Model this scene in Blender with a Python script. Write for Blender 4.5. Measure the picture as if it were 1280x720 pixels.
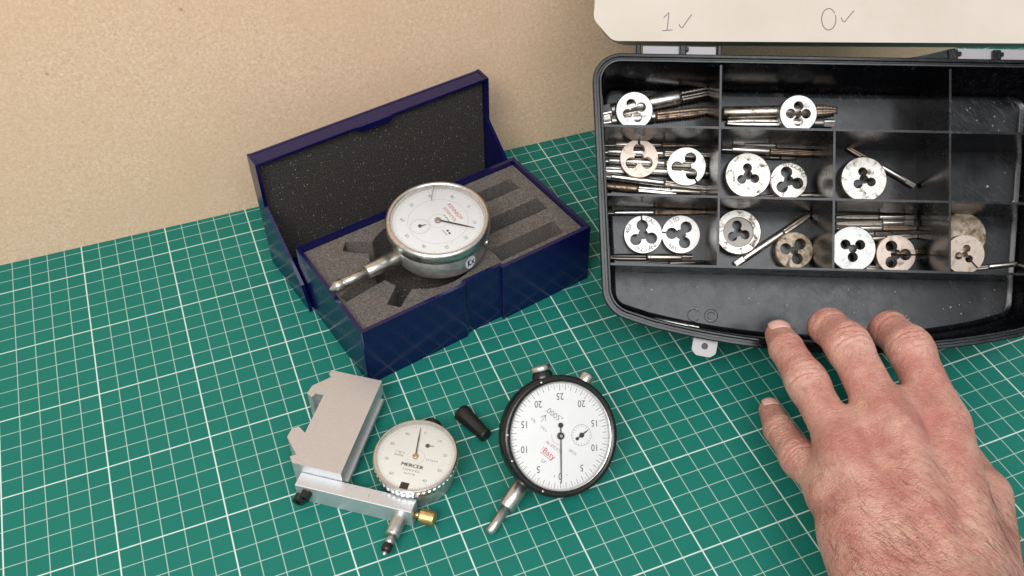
import bpy, bmesh, math, random
import numpy as np
from math import sin, cos, pi, radians, sqrt, atan2, hypot
from mathutils import Vector, Matrix
from mathutils.geometry import tessellate_polygon

# ------------------------------------------------------------------ scene, camera, light
# one Blender unit is one centimetre
for o in list(bpy.data.objects):
    bpy.data.objects.remove(o)
scene = bpy.context.scene
COL = scene.collection
scene.unit_settings.system = 'METRIC'
scene.unit_settings.scale_length = 0.01

cam_data = bpy.data.cameras.new('camera')
cam = bpy.data.objects.new('camera', cam_data)
COL.objects.link(cam)
cam.location = (13.4393, -49.3082, 40.6567)
cam.rotation_euler = (0.793159, 0.009631, -0.374660)
cam_data.sensor_width = 36.0
cam_data.lens = 36.0 * 1240.69 / 1280.0
cam_data.clip_start = 1.0
cam_data.clip_end = 2000.0
scene.camera = cam

world = bpy.data.worlds.new('World')
scene.world = world
world.use_nodes = True
wb = world.node_tree.nodes['Background']
wb.inputs[0].default_value = (0.95, 0.97, 1.0, 1)
wb.inputs[1].default_value = 0.48


def area_lamp(name, loc, target, sx, sy, watts, colour):
    d = bpy.data.lights.new(name, 'AREA')
    d.shape = 'RECTANGLE'
    d.size, d.size_y = sx, sy
    d.energy = watts
    d.color = colour
    o = bpy.data.objects.new(name, d)
    COL.objects.link(o)
    o.location = loc
    o.rotation_euler = (Vector(target) - Vector(loc)).to_track_quat('-Z', 'Y').to_euler()
    return o


# workshop ceiling lights: a wide panel above and behind the camera, a weaker one to the left
area_lamp('ceiling_light', (16, -135, 170), (26, -12, 0), 95, 95, 225000, (0.96, 0.98, 1.0))
area_lamp('ceiling_light_small', (-62, -105, 140), (16, -6, 2), 70, 70, 225000, (1.0, 0.97, 0.935))

scene.render.engine = 'CYCLES'
scene.view_settings.view_transform = 'Standard'
scene.view_settings.look = 'None'
scene.view_settings.exposure = 0.0
scene.view_settings.gamma = 1.0
scene.view_settings.use_curve_mapping = False
scene.cycles.max_bounces = 8
scene.cycles.transparent_max_bounces = 12
scene.cycles.caustics_reflective = False
scene.cycles.caustics_refractive = False

rnd = random.Random(7)


# ------------------------------------------------------------------ helpers
def lin(r, g, b):
    f = lambda c: c / 12.92 if c <= 0.04045 else ((c + 0.055) / 1.055) ** 2.4
    return (f(r / 255), f(g / 255), f(b / 255), 1.0)


class Mat:
    """tiny wrapper for a Principled material and its nodes"""
    def __init__(self, name, col=(0.5, 0.5, 0.5, 1), rough=0.5, metal=0.0, spec=0.5):
        self.m = bpy.data.materials.new(name)
        self.m.use_nodes = True
        self.nt = self.m.node_tree
        self.b = self.nt.nodes['Principled BSDF']
        self.set('Base Color', col)
        self.set('Roughness', rough)
        self.set('Metallic', metal)
        self.set('Specular IOR Level', spec)

    def set(self, k, v):
        self.b.inputs[k].default_value = v

    def n(self, t, ins=None, **props):
        nd = self.nt.nodes.new(t)
        for k, v in props.items():
            setattr(nd, k, v)
        for k, v in (ins or {}).items():
            if hasattr(v, 'is_output') or isinstance(v, bpy.types.NodeSocket):
                self.nt.links.new(v, nd.inputs[k])
            else:
                nd.inputs[k].default_value = v
        return nd

    def link(self, out, k):
        self.nt.links.new(out, self.b.inputs[k])

    def coord(self, kind='Object'):
        return self.n('ShaderNodeTexCoord').outputs[kind]

    def noise(self, scale, detail=4.0, rough=0.6, vec=None, dist=0.0):
        nd = self.n('ShaderNodeTexNoise', {'Scale': scale, 'Detail': detail, 'Roughness': rough, 'Distortion': dist,
                                           'Vector': vec if vec is not None else self.coord()})
        return nd.outputs[0]

    def streaks(self, rot, scale):
        a = self.n('ShaderNodeMapping', {'Vector': self.coord(), 'Rotation': rot})
        return self.n('ShaderNodeMapping', {'Vector': a.outputs[0], 'Scale': scale})

    def ramp(self, fac, stops):
        nd = self.n('ShaderNodeValToRGB', {'Fac': fac})
        cr = nd.color_ramp
        while len(cr.elements) < len(stops):
            cr.elements.new(0.5)
        for e, (p, c) in zip(cr.elements, stops):
            e.position = p
            e.color = c if len(c) == 4 else (*c, 1)
        return nd.outputs[0]

    def rng(self, v, a, b, c, d):
        return self.n('ShaderNodeMapRange', {0: v, 1: a, 2: b, 3: c, 4: d}).outputs[0]

    def math(self, op, a, b=0.0, c=0.0):
        return self.n('ShaderNodeMath', {0: a, 1: b, 2: c}, operation=op).outputs[0]

    def mix(self, fac, a, b, blend='MIX'):
        nd = self.n('ShaderNodeMix', data_type='RGBA', blend_type=blend)
        for i, v in ((0, fac), (6, a), (7, b)):
            if isinstance(v, bpy.types.NodeSocket):
                self.nt.links.new(v, nd.inputs[i])
            else:
                nd.inputs[i].default_value = v
        return nd.outputs[2]

    def bump(self, height, strength=0.3, dist=0.02):
        nd = self.n('ShaderNodeBump', {'Height': height, 'Strength': strength, 'Distance': dist})
        self.link(nd.outputs[0], 'Normal')
        return nd


def bw(v):
    return (v, v, v, 1)


# ------------------------------------------------------------------ materials
MT = {}

# green self-healing mat with a printed centimetre grid
g = Mat('mat_green', rough=0.6, spec=0.22)
sep = g.n('ShaderNodeSeparateXYZ', {0: g.coord()})
wob = g.noise(0.35, 2)
def grid_line(sock, period, half):
    a = g.math('DIVIDE', sock, period)
    a = g.math('ADD', a, 0.5)
    a = g.math('FRACT', a)
    a = g.math('SUBTRACT', a, 0.5)
    a = g.math('ABSOLUTE', a)
    a = g.math('MULTIPLY', a, period)
    return g.rng(a, half + 0.012, half - 0.012, 0.0, 1.0)
lines = None
for ax in (0, 1):
    mi = g.math('MULTIPLY', grid_line(sep.outputs[ax], 1.0, 0.018), 0.66)
    ma = g.math('MULTIPLY', grid_line(sep.outputs[ax], 5.0, 0.032), 0.95)
    l = g.math('MAXIMUM', mi, ma)
    lines = l if lines is None else g.math('MAXIMUM', lines, l)
wear = g.rng(g.noise(3.0, 5, 0.7), 0.3, 0.7, 0.82, 1.0)
lines = g.math('MULTIPLY', lines, wear)
base = g.mix(g.rng(g.noise(0.12, 3), 0.35, 0.65, 0, 1), (0.008, 0.150, 0.116, 1), (0.011, 0.165, 0.127, 1))
base = g.mix(g.rng(g.noise(60, 2), 0.35, 0.7, 0, 1), base, (0.007, 0.138, 0.106, 1))
scr = g.streaks((0, 0, 0.5), (0.12, 2.2, 1))
sc = g.rng(g.noise(1.0, 6, 0.75, scr.outputs[0]), 0.66, 0.74, 0.0, 0.2)
base = g.mix(sc, base, (0.2, 0.38, 0.32, 1))
g.link(g.mix(lines, base, (0.68, 0.77, 0.73, 1)), 'Base Color')
g.link(g.rng(g.noise(2.0, 4), 0.3, 0.7, 0.46, 0.62), 'Roughness')
g.bump(g.noise(45, 3), 0.25, 0.01)
MT['mat'] = g.m

# raw MDF board
g = Mat('mdf', rough=0.85, spec=0.2)
fib = g.noise(5, 7, 0.8, None, 0.8)
c = g.ramp(fib, [(0.37, lin(201, 168, 138)), (0.5, lin(216, 186, 157)), (0.63, lin(230, 204, 177))])
c = g.mix(g.rng(g.noise(0.14, 3), 0.35, 0.65, 0, 0.5), c, lin(209, 178, 147))
m1 = g.streaks((0, 0.6, 0), (1.6, 1, 6))
fl = g.rng(g.noise(1.6, 6, 0.8, m1.outputs[0], 1.5), 0.6, 0.7, 0, 0.3)
c = g.mix(fl, c, lin(232, 208, 180))
vo = g.n('ShaderNodeTexVoronoi', {'Scale': 0.33, 'Vector': g.coord()})
sel = g.n('ShaderNodeSeparateColor', {0: vo.outputs['Color']})
dd = g.math('ADD', vo.outputs['Distance'], g.math('MULTIPLY', g.noise(12, 4), 0.05))
spot = g.math('MULTIPLY', g.rng(dd, 0.045, 0.075, 0.6, 0.0), g.rng(sel.outputs[1], 0.5, 0.55, 0, 1))
c = g.mix(spot, c, lin(120, 90, 60))
g.link(c, 'Base Color')
g.bump(g.noise(30, 6), 0.15, 0.01)
MT['mdf'] = g.m

# glossy navy plastic
g = Mat('navy_plastic', lin(24, 22, 92), rough=0.16, spec=0.55)
c = g.mix(g.rng(g.noise(6, 6, 0.7), 0.45, 0.75, 0, 1), lin(10, 10, 62), lin(14, 14, 72))
g.link(c, 'Base Color')
g.link(g.rng(g.noise(9, 6, 0.75), 0.35, 0.7, 0.14, 0.28), 'Roughness')
g.bump(g.noise(1.2, 2), 0.05, 0.05)
MT['navy'] = g.m

# grey foam insert
g = Mat('grey_foam', rough=1.0, spec=0.05)
f1 = g.noise(11, 4, 0.85)
c = g.ramp(f1, [(0.34, lin(66, 62, 59)), (0.5, lin(98, 92, 88)), (0.66, lin(128, 121, 115))])
g.link(c, 'Base Color')
g.bump(f1, 0.7, 0.05)
MT['foam'] = g.m
# dark foam of the lid with its glints painted in as pale specks
g = Mat('dark_foam', rough=0.9, spec=0.15)
f1 = g.noise(10, 4, 0.85)
vo = g.n('ShaderNodeTexVoronoi', {'Scale': 5.5, 'Vector': g.coord()})
spk = g.rng(vo.outputs['Distance'], 0.12, 0.22, 1.0, 0.0)
sel = g.n('ShaderNodeSeparateColor', {0: vo.outputs['Color']})
spk = g.math('MULTIPLY', spk, g.rng(sel.outputs[0], 0.5, 1.0, 0.0, 0.6))
c = g.ramp(f1, [(0.36, lin(34, 32, 31)), (0.5, lin(58, 55, 53)), (0.66, lin(88, 83, 80))])
g.link(g.mix(spk, c, lin(205, 198, 190)), 'Base Color')
g.bump(f1, 0.8, 0.06)
MT['dark_foam'] = g.m

# black plastic of the tray, with scratches and a slightly milky gloss
g = Mat('black_plastic', rough=0.35, spec=0.3)
m1 = g.streaks((0.2, 0.3, 0.7), (0.5, 8, 2))
s1 = g.rng(g.noise(1.0, 7, 0.8, m1.outputs[0], 0.4), 0.56, 0.64, 0, 1)
m2 = g.streaks((0.3, 0.1, -0.45), (8, 0.6, 2))
s2 = g.rng(g.noise(1.0, 7, 0.8, m2.outputs[0], 0.4), 0.57, 0.65, 0, 1)
s = g.math('MAXIMUM', s1, s2)
patch = g.rng(g.noise(0.28, 3), 0.4, 0.62, 0.0, 1.0)
s = g.math('MULTIPLY', s, patch)
c = g.mix(g.math('MULTIPLY', s, 0.25), lin(9, 10, 13), lin(120, 122, 128))
g.link(c, 'Base Color')
g.link(g.math('ADD', g.rng(g.noise(1.3, 5, 0.7), 0.35, 0.65, 0.17, 0.27), g.math('MULTIPLY', s, 0.2)), 'Roughness')
g.bump(g.noise(0.5, 3), 0.035, 0.1)
MT['black_plastic'] = g.m

g = Mat('clear_plastic', lin(200, 196, 199), rough=0.25, spec=0.5)
g.set('Transmission Weight', 0.25)
g.set('IOR', 1.3)
g.set('Alpha', 0.85)
MT['clear'] = g.m

MT['grey_strip'] = Mat('grey_strip', lin(146, 142, 146), rough=0.3, spec=0.5).m
g = Mat('card', rough=0.8, spec=0.2)
c = g.mix(g.rng(g.noise(0.25, 4), 0.35, 0.7, 0, 1), lin(187, 178, 167), lin(194, 186, 176))
c = g.mix(g.rng(g.noise(8, 5), 0.6, 0.8, 0, 0.3), c, lin(192, 178, 160))
g.link(c, 'Base Color')
MT['card'] = g.m
MT['pencil'] = Mat('pencil', lin(92, 88, 88), rough=0.6).m

def metal(name, c0, c1, rough0, rough1, scale=3.0, aniso=None, rust=None, rust_at=(0.55, 0.68), metallic=1.0):
    g = Mat(name, metal=metallic)
    vec = g.coord()
    if aniso:
        vec = g.n('ShaderNodeMapping', {'Vector': vec, 'Scale': aniso}).outputs[0]
    nz = g.noise(scale, 6, 0.7, vec)
    c = g.mix(g.rng(nz, 0.35, 0.7, 0, 1), c0, c1)
    r = g.rng(nz, 0.3, 0.7, rough0, rough1)
    if rust:
        oi = g.n('ShaderNodeObjectInfo')
        off = g.n('ShaderNodeVectorMath', {0: g.coord(), 1: oi.outputs['Location']}, operation='ADD')
        rn = g.noise(2.2, 7, 0.75, off.outputs[0], 0.5)
        k = g.rng(rn, rust_at[0], rust_at[1], 0, 1)
        c = g.mix(k, c, rust)
        r = g.math('MAXIMUM', r, g.math('MULTIPLY', k, 0.75))
        g.link(g.math('SUBTRACT', metallic, g.math('MULTIPLY', k, 0.75)), 'Metallic')
    g.link(c, 'Base Color')
    g.link(r, 'Roughness')
    if 'tap' not in name:
        g.bump(nz, 0.08, 0.01)
    return g.m

MT['aluminium'] = metal('aluminium', lin(204, 203, 205), lin(226, 225, 227), 0.4, 0.56, 4, aniso=(1, 16, 1), metallic=0.85)
MT['aluminium_bar'] = metal('aluminium_bar', lin(208, 212, 216), lin(226, 229, 232), 0.42, 0.55, 5, aniso=(1, 10, 10), metallic=0.8)
MT['steel'] = metal('steel', lin(196, 194, 190), lin(218, 216, 212), 0.28, 0.4, 4)
MT['bezel_steel'] = metal('bezel_steel', lin(206, 204, 200), lin(228, 226, 222), 0.26, 0.38, 5)
MT['body_grey'] = metal('body_grey', lin(186, 186, 184), lin(208, 208, 206), 0.34, 0.48, 3, metallic=0.85)
MT['brass'] = metal('brass', lin(204, 170, 112), lin(226, 196, 136), 0.34, 0.48, 6)
MT['die_bright'] = metal('die_bright', lin(152, 151, 149), lin(186, 185, 182), 0.36, 0.54, 5, rust=lin(98, 90, 82), rust_at=(0.57, 0.72))
MT['die_speckled'] = metal('die_speckled', lin(164, 160, 154), lin(196, 192, 186), 0.36, 0.52, 7, rust=lin(96, 80, 64), rust_at=(0.52, 0.64))
MT['die_tan'] = metal('die_tan', lin(164, 150, 140), lin(186, 172, 160), 0.42, 0.55, 5, rust=lin(116, 96, 78), rust_at=(0.52, 0.72), metallic=0.9)
MT['die_rusty'] = metal('die_rusty', lin(150, 138, 122), lin(176, 164, 146), 0.4, 0.6, 4, rust=lin(96, 70, 46), rust_at=(0.42, 0.62), metallic=0.8)
MT['die_dark'] = metal('die_dark', lin(96, 92, 88), lin(122, 118, 112), 0.36, 0.5, 6)
MT['tap_bright'] = metal('tap_bright', lin(206, 201, 194), lin(230, 226, 220), 0.3, 0.42, 1.5, rust=lin(110, 88, 68), rust_at=(0.58, 0.72))
MT['tap_worn'] = metal('tap_worn', lin(162, 152, 142), lin(194, 186, 176), 0.32, 0.46, 1.5, rust=lin(100, 72, 50), rust_at=(0.52, 0.68))
MT['tap_rusty'] = metal('tap_rusty', lin(134, 116, 100), lin(170, 150, 132), 0.34, 0.48, 1.5, rust=lin(78, 56, 40), rust_at=(0.46, 0.64), metallic=0.95)
MT['tap_dark'] = metal('tap_dark', lin(88, 82, 78), lin(118, 112, 106), 0.3, 0.44, 1.5)

g = Mat('black_enamel', lin(20, 20, 21), rough=0.3, spec=0.5)
g.link(g.rng(g.noise(5, 5), 0.3, 0.7, 0.22, 0.4), 'Roughness')
MT['black_enamel'] = g.m
MT['black_steel'] = Mat('black_steel', lin(24, 24, 25), rough=0.32, spec=0.5).m
MT['rubber'] = Mat('rubber', lin(22, 22, 23), rough=0.42, spec=0.45).m
def dial_paper(name, col):
    g = Mat(name, col, rough=0.5, spec=0.3)
    g.link(g.mix(g.rng(g.noise(0.8, 4), 0.4, 0.75, 0, 0.35), col, (col[0]*0.88, col[1]*0.86, col[2]*0.8, 1)), 'Base Color')
    return g.m
MT['dial_white'] = dial_paper('dial_white', lin(245, 245, 245))
MT['dial_cream'] = dial_paper('dial_cream', lin(244, 241, 232))
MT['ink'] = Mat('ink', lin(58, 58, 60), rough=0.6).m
MT['ink_grey'] = Mat('ink_grey', lin(138, 138, 140), rough=0.6).m
MT['ink_pale'] = Mat('ink_pale', lin(178, 178, 178), rough=0.6).m
MT['ink_red'] = Mat('ink_red', lin(196, 60, 62), rough=0.6).m
MT['ink_blue'] = Mat('ink_blue', lin(40, 50, 110), rough=0.6).m
MT['needle'] = Mat('needle', lin(44, 44, 46), rough=0.4, spec=0.5).m
MT['label_white'] = Mat('label_white', lin(222, 222, 220), rough=0.5).m
MT['dust'] = Mat('dust', lin(214, 208, 198), rough=0.9).m

# dial crystal: clear, with fresnel reflection only
g = Mat('crystal')
tr = g.n('ShaderNodeBsdfTransparent', {'Color': (0.97, 0.97, 0.965, 1)})
gl = g.n('ShaderNodeBsdfGlossy', {'Color': (1, 1, 1, 1), 'Roughness': 0.05})
fr = g.n('ShaderNodeFresnel', {'IOR': 1.45})
mx = g.n('ShaderNodeMixShader', {0: fr.outputs[0], 1: tr.outputs[0], 2: gl.outputs[0]})
g.nt.links.new(mx.outputs[0], g.nt.nodes['Material Output'].inputs['Surface'])
MT['crystal'] = g.m

# skin
g = Mat('skin', rough=0.5, spec=0.4)
co = g.coord()
n1 = g.noise(0.5, 4, 0.6)
c = g.ramp(n1, [(0.36, lin(188, 129, 117)), (0.5, lin(204, 151, 136)), (0.62, lin(214, 168, 151))])
n2 = g.noise(2.2, 6, 0.75, None, 0.8)
c = g.mix(g.rng(n2, 0.48, 0.66, 0, 0.55), c, lin(182, 113, 102))
n3 = g.noise(1.5, 6, 0.8, None, 1.2)
c = g.mix(g.rng(n3, 0.54, 0.7, 0, 0.55), c, lin(162, 114, 92))
n4 = g.noise(3.4, 5, 0.75, None, 1.5)
c = g.mix(g.rng(n4, 0.55, 0.7, 0, 0.45), c, lin(222, 178, 162))
g.link(c, 'Base Color')
g.set('Subsurface Weight', 0.2)
g.set('Subsurface Radius', (0.5, 0.18, 0.1))
g.set('Subsurface Scale', 0.2)
wv = g.n('ShaderNodeVectorMath', {0: co, 1: g.n('ShaderNodeVectorMath', {0: g.n('ShaderNodeTexNoise', {'Scale': 1.3, 'Detail': 4.0, 'Vector': co}).outputs[1], 'Scale': 0.5}, operation='SCALE').outputs[0]}, operation='ADD').outputs[0]
ms = g.n('ShaderNodeMapping', {'Vector': wv, 'Rotation': (0, 0, 0.42), 'Scale': (1.0, 2.2, 1.4)})
v1 = g.n('ShaderNodeTexVoronoi', {'Scale': 3.2, 'Vector': ms.outputs[0]}, feature='DISTANCE_TO_EDGE')
cell = g.rng(v1.outputs['Distance'], 0, 0.12, 0, 1)
v2 = g.n('ShaderNodeTexVoronoi', {'Scale': 9, 'Vector': wv}, feature='DISTANCE_TO_EDGE')
cell2 = g.rng(v2.outputs['Distance'], 0, 0.16, 0, 1)
hh = g.math('ADD', g.math('ADD', g.math('MULTIPLY', cell, 0.35), g.math('MULTIPLY', cell2, 0.35)), g.math('MULTIPLY', g.noise(3.5, 7, 0.75), 2.2))
g.bump(hh, 0.8, 0.065)
g.link(g.rng(n2, 0.3, 0.7, 0.4, 0.56), 'Roughness')
MT['skin'] = g.m
g = Mat('nail', lin(222, 178, 167), rough=0.3, spec=0.5)
g.set('Subsurface Weight', 0.15)
g.set('Subsurface Radius', (0.4, 0.15, 0.1))
g.set('Subsurface Scale', 0.15)
MT['nail'] = g.m
MT['hair'] = Mat('hair', lin(112, 84, 64), rough=0.5).m


# ------------------------------------------------------------------ mesh helpers
class MB:
    """collects vertices and faces for ONE mesh"""
    def __init__(self):
        self.v, self.f, self.smooth = [], [], []

    def add(self, verts, faces, smooth=False, M=None):
        k = len(self.v)
        self.v += [tuple(M @ Vector(p)) if M is not None else tuple(p) for p in verts]
        self.f += [tuple(i + k for i in f) for f in faces]
        self.smooth += [smooth] * len(faces)
        return self

    def box(self, x0, x1, y0, y1, z0, z1, M=None):
        p = [(x, y, z) for z in (z0, z1) for y in (y0, y1) for x in (x0, x1)]
        f = [(0, 2, 3, 1), (4, 5, 7, 6), (0, 1, 5, 4), (2, 6, 7, 3), (0, 4, 6, 2), (1, 3, 7, 5)]
        return self.add(p, f, False, M)

    def loops(self, rings, cap0=True, cap1=True, smooth=True, M=None, closed=False):
        """rings of equal length, skinned in order"""
        n = len(rings[0])
        v = [p for r in rings for p in r]
        f = []
        for i in range(len(rings) - 1):
            for j in range(n):
                f.append((i*n + j, i*n + (j+1) % n, (i+1)*n + (j+1) % n, (i+1)*n + j))
        self.add(v, f, smooth, M)
        k = len(self.v) - len(v)
        if cap0:
            self.f.append(tuple(k + j for j in reversed(range(n)))); self.smooth.append(False)
        if cap1:
            q = k + (len(rings) - 1) * n
            self.f.append(tuple(q + j for j in range(n))); self.smooth.append(False)
        return self

    def lathe(self, prof, seg=32, M=None, smooth=True, cap0=True, cap1=True, wob=None):
        """prof: (radius, z) from bottom to top"""
        rings = []
        for r, z in prof:
            rings.append([((r + (wob(2*pi*j/seg, r, z) if wob else 0)) * cos(2*pi*j/seg),
                           (r + (wob(2*pi*j/seg, r, z) if wob else 0)) * sin(2*pi*j/seg), z) for j in range(seg)])
        return self.loops(rings, cap0, cap1, smooth, M)

    def prism(self, outer, z0, z1, holes=(), M=None, side_smooth=False, chamfer=0.0):
        """extruded polygon with holes; a chamfer may soften the upper outer edge"""
        loops = [list(outer)] + [list(h) for h in holes]
        top = [list(l) for l in loops]
        if chamfer:
            top[0] = inset(outer, chamfer)
        tri = tessellate_polygon([[Vector((x, y, 0)) for x, y in l] for l in top])
        flat_t = [p for l in top for p in l]
        flat_b = [p for l in loops for p in l]
        nt = len(flat_t)
        fs = []
        for a, b, c in tri:
            pa, pb, pc = flat_t[a], flat_t[b], flat_t[c]
            ar = (pb[0]-pa[0])*(pc[1]-pa[1]) - (pb[1]-pa[1])*(pc[0]-pa[0])
            if abs(ar) < 1e-12:
                continue
            fs.append((a, b, c) if ar > 0 else (a, c, b))
        self.add([(x, y, z1) for x, y in flat_t], fs, False, M)
        self.add([(x, y, z0) for x, y in flat_b], [tuple(reversed(t)) for t in fs], False, M)
        k = 0
        for i, l in enumerate(loops):
            n = len(l)
            area = sum(l[j][0]*l[(j+1) % n][1] - l[(j+1) % n][0]*l[j][1] for j in range(n))
            ccw = area > 0
            flip = (not ccw) if i == 0 else ccw
            lv = [[(x, y, z0) for x, y in l], [(x, y, z1 - (chamfer if i == 0 else 0)) for x, y in l]]
            if chamfer and i == 0:
                lv.append([(x, y, z1) for x, y in top[0]])
            v = [p for r in lv for p in r]
            f = []
            for r in range(len(lv) - 1):
                for j in range(n):
                    q = (r*n + j, r*n + (j+1) % n, (r+1)*n + (j+1) % n, (r+1)*n + j)
                    f.append(tuple(reversed(q)) if flip else q)
            self.add(v, f, side_smooth, M)
        return self

    def tube(self, pts, rad, seg=6, M=None):
        """round wire through points; rad: number or list"""
        pts = [Vector(p) for p in pts]
        rings = []
        for i, p in enumerate(pts):
            t = (pts[min(i+1, len(pts)-1)] - pts[max(i-1, 0)])
            t = t.normalized() if t.length > 1e-9 else Vector((0, 0, 1))
            u = t.orthogonal().normalized() if i == 0 else (u - t * u.dot(t)).normalized()
            w = t.cross(u)
            r = rad[i] if isinstance(rad, (list, tuple)) else rad
            rings.append([tuple(p + (u*cos(2*pi*j/seg) + w*sin(2*pi*j/seg)) * r) for j in range(seg)])
        return self.loops(rings, True, True, True, M)

    def mesh(self, name, mat):
        me = bpy.data.meshes.new(name)
        me.from_pydata(self.v, [], self.f)
        me.polygons.foreach_set('use_smooth', self.smooth)
        me.materials.append(MT[mat] if isinstance(mat, str) else mat)
        me.update()
        return me

    def build(self, name, mat, parent=None, M=None, bevel=0.0, seg=2):
        return obj(name, self.mesh(name, mat), parent, M, bevel, seg)


def obj(name, me, parent=None, M=None, bevel=0.0, seg=2):
    o = bpy.data.objects.new(name, me)
    COL.objects.link(o)
    if parent is not None:
        o.parent = parent
    if M is not None:
        o.matrix_local = M
    if bevel:
        b = o.modifiers.new('bevel', 'BEVEL')
        b.width = bevel
        b.segments = seg
        b.limit_method = 'ANGLE'
        b.angle_limit = radians(35)
        b.harden_normals = False
    return o


def thing(name, label, cat, M=None, group=None):
    o = bpy.data.objects.new(name, None)
    COL.objects.link(o)
    o.empty_display_size = 0.5
    if M is not None:
        o.matrix_world = M
    o['label'] = label
    o['category'] = cat
    if group:
        o['group'] = group
    return o


def frame(origin, xa, ya, za):
    M = Matrix.Identity(4)
    for i in range(3):
        M[i][0], M[i][1], M[i][2], M[i][3] = xa[i], ya[i], za[i], origin[i]
    return M


def T(x, y, z):
    return Matrix.Translation((x, y, z))


def RZ(a):
    return Matrix.Rotation(a, 4, 'Z')


def RX(a):
    return Matrix.Rotation(a, 4, 'X')


def RY(a):
    return Matrix.Rotation(a, 4, 'Y')


def along(p0, p1):
    """matrix whose +Z runs from p0 to p1, origin p0"""
    p0, p1 = Vector(p0), Vector(p1)
    q = (p1 - p0).to_track_quat('Z', 'Y').to_matrix().to_4x4()
    return Matrix.Translation(p0) @ q


def circle(r, n, cx=0, cy=0, a0=0.0):
    return [(cx + r*cos(a0 + 2*pi*i/n), cy + r*sin(a0 + 2*pi*i/n)) for i in range(n)]


def inset(poly, d):
    """move a polygon's edges inwards by d (counter-clockwise polygon)"""
    n = len(poly)
    area = sum(poly[j][0]*poly[(j+1) % n][1] - poly[(j+1) % n][0]*poly[j][1] for j in range(n))
    s = 1 if area > 0 else -1
    out = []
    for i in range(n):
        a, b, c = Vector(poly[i-1]), Vector(poly[i]), Vector(poly[(i+1) % n])
        e1, e2 = (b - a).normalized(), (c - b).normalized()
        n1, n2 = Vector((-e1.y, e1.x)) * s, Vector((-e2.y, e2.x)) * s
        m = n1 + n2
        k = m.length_squared
        m = m * (2.0 / k) if k > 0.25 else n1
        out.append((b.x + m.x*d, b.y + m.y*d))
    return out


def round_poly(pts, seg=8):
    """pts: (x, y, r) corners; returns polygon with rounded corners"""
    out = []
    n = len(pts)
    for i in range(n):
        x, y, r = pts[i]
        b = Vector((x, y))
        a = Vector(pts[i-1][:2])
        c = Vector(pts[(i+1) % n][:2])
        if r <= 0:
            out.append((x, y))
            continue
        u, w = (a - b).normalized(), (c - b).normalized()
        ang = u.angle(w)
        t = r / math.tan(ang / 2)
        p0, p1 = b + u*t, b + w*t
        cen = b + (u + w).normalized() * (r / sin(ang / 2))
        a0 = atan2(p0.y - cen.y, p0.x - cen.x)
        a1 = atan2(p1.y - cen.y, p1.x - cen.x)
        da = (a1 - a0 + pi) % (2*pi) - pi
        for k in range(seg + 1):
            q = a0 + da * k / seg
            out.append((cen.x + r*cos(q), cen.y + r*sin(q)))
    return out


_glyph = {}
def text_geo(s, size):
    """vertices and faces of a centred line of lettering"""
    key = (s, size)
    if key not in _glyph:
        cu = bpy.data.curves.new('lettering', 'FONT')
        cu.body = s
        cu.size = size
        cu.align_x = 'CENTER'
        cu.align_y = 'CENTER'
        cu.resolution_u = 3
        ob = bpy.data.objects.new('lettering', cu)
        COL.objects.link(ob)
        dg = bpy.context.evaluated_depsgraph_get()
        dg.update()
        me = bpy.data.meshes.new_from_object(ob.evaluated_get(dg))
        _glyph[key] = ([tuple(v.co) for v in me.vertices], [tuple(p.vertices) for p in me.polygons])
        bpy.data.objects.remove(ob)
        bpy.data.curves.remove(cu)
        bpy.data.meshes.remove(me)
    return _glyph[key]


def put_text(mb, s, size, x, y, rot, z, sx=1.0):
    v, f = text_geo(s, size)
    mb.add(v, f, False, T(x, y, z) @ RZ(rot) @ Matrix.Diagonal((sx, 1, 1, 1)))


def stroke(mb, pts, w, z):
    """flat pen stroke through 2-D points"""
    L, Rr = [], []
    for i, p in enumerate(pts):
        a, b = Vector(pts[max(i-1, 0)]), Vector(pts[min(i+1, len(pts)-1)])
        d = (b - a).normalized()
        n = Vector((-d.y, d.x)) * w / 2
        L.append((p[0]+n.x, p[1]+n.y, z))
        Rr.append((p[0]-n.x, p[1]-n.y, z))
    k = len(pts)
    mb.add(L + Rr, [(k+i, k+i+1, i+1, i) for i in range(k-1)])


# ------------------------------------------------------------------ the setting
def structure(o):
    o['kind'] = 'structure'
    return o


structure(MB().box(-120, 220, -110, 12, -3.0, -0.31).build('table', 'mdf'))
WALL = frame((0.33, 2.6, 0), (0.99971, -0.02423, 0), (0.02423, 0.99971, 0), (0, 0, 1))
structure(MB().box(-140, 220, 0, 1.8, 0.015, 62).build('wall', 'mdf', M=WALL))

mat = MB().prism(round_poly([(-52, -62, 0.6), (112, -62, 0.6), (112, 3.4, 0), (-52, 3.4, 0)]), -0.3, 0.0, chamfer=0.03).build('cutting_mat', 'mat')
mat['label'] = 'green self-healing cutting mat printed with a white centimetre grid'
mat['category'] = 'cutting mat'

# ------------------------------------------------------------------ navy instrument case
BA = radians(12.4)
BOX = T(24.73, -9.38, 0) @ RZ(BA)
case = thing('instrument_case', 'open navy blue plastic case lined with grey foam', 'case', BOX)
outer = [(-7.25, -3.88), (-1.08, -3.88), (-0.86, -3.66), (1.27, -3.66), (1.29, -3.88), (7.25, -3.88), (7.25, 3.88), (-7.25, 3.88)]
inner = [(-7.03, -3.66), (-1.2, -3.66), (-0.98, -3.46), (1.42, -3.46), (1.46, -3.66), (7.03, -3.66), (7.03, 3.66), (-7.03, 3.66)]
mb = MB().prism(outer, 0.02, 4.0, [inner])
mb.box(-7.02, 7.02, -3.45, 3.65, 0.05, 0.3)
base = mb.build('base', 'navy', case, bevel=0.05)

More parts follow.
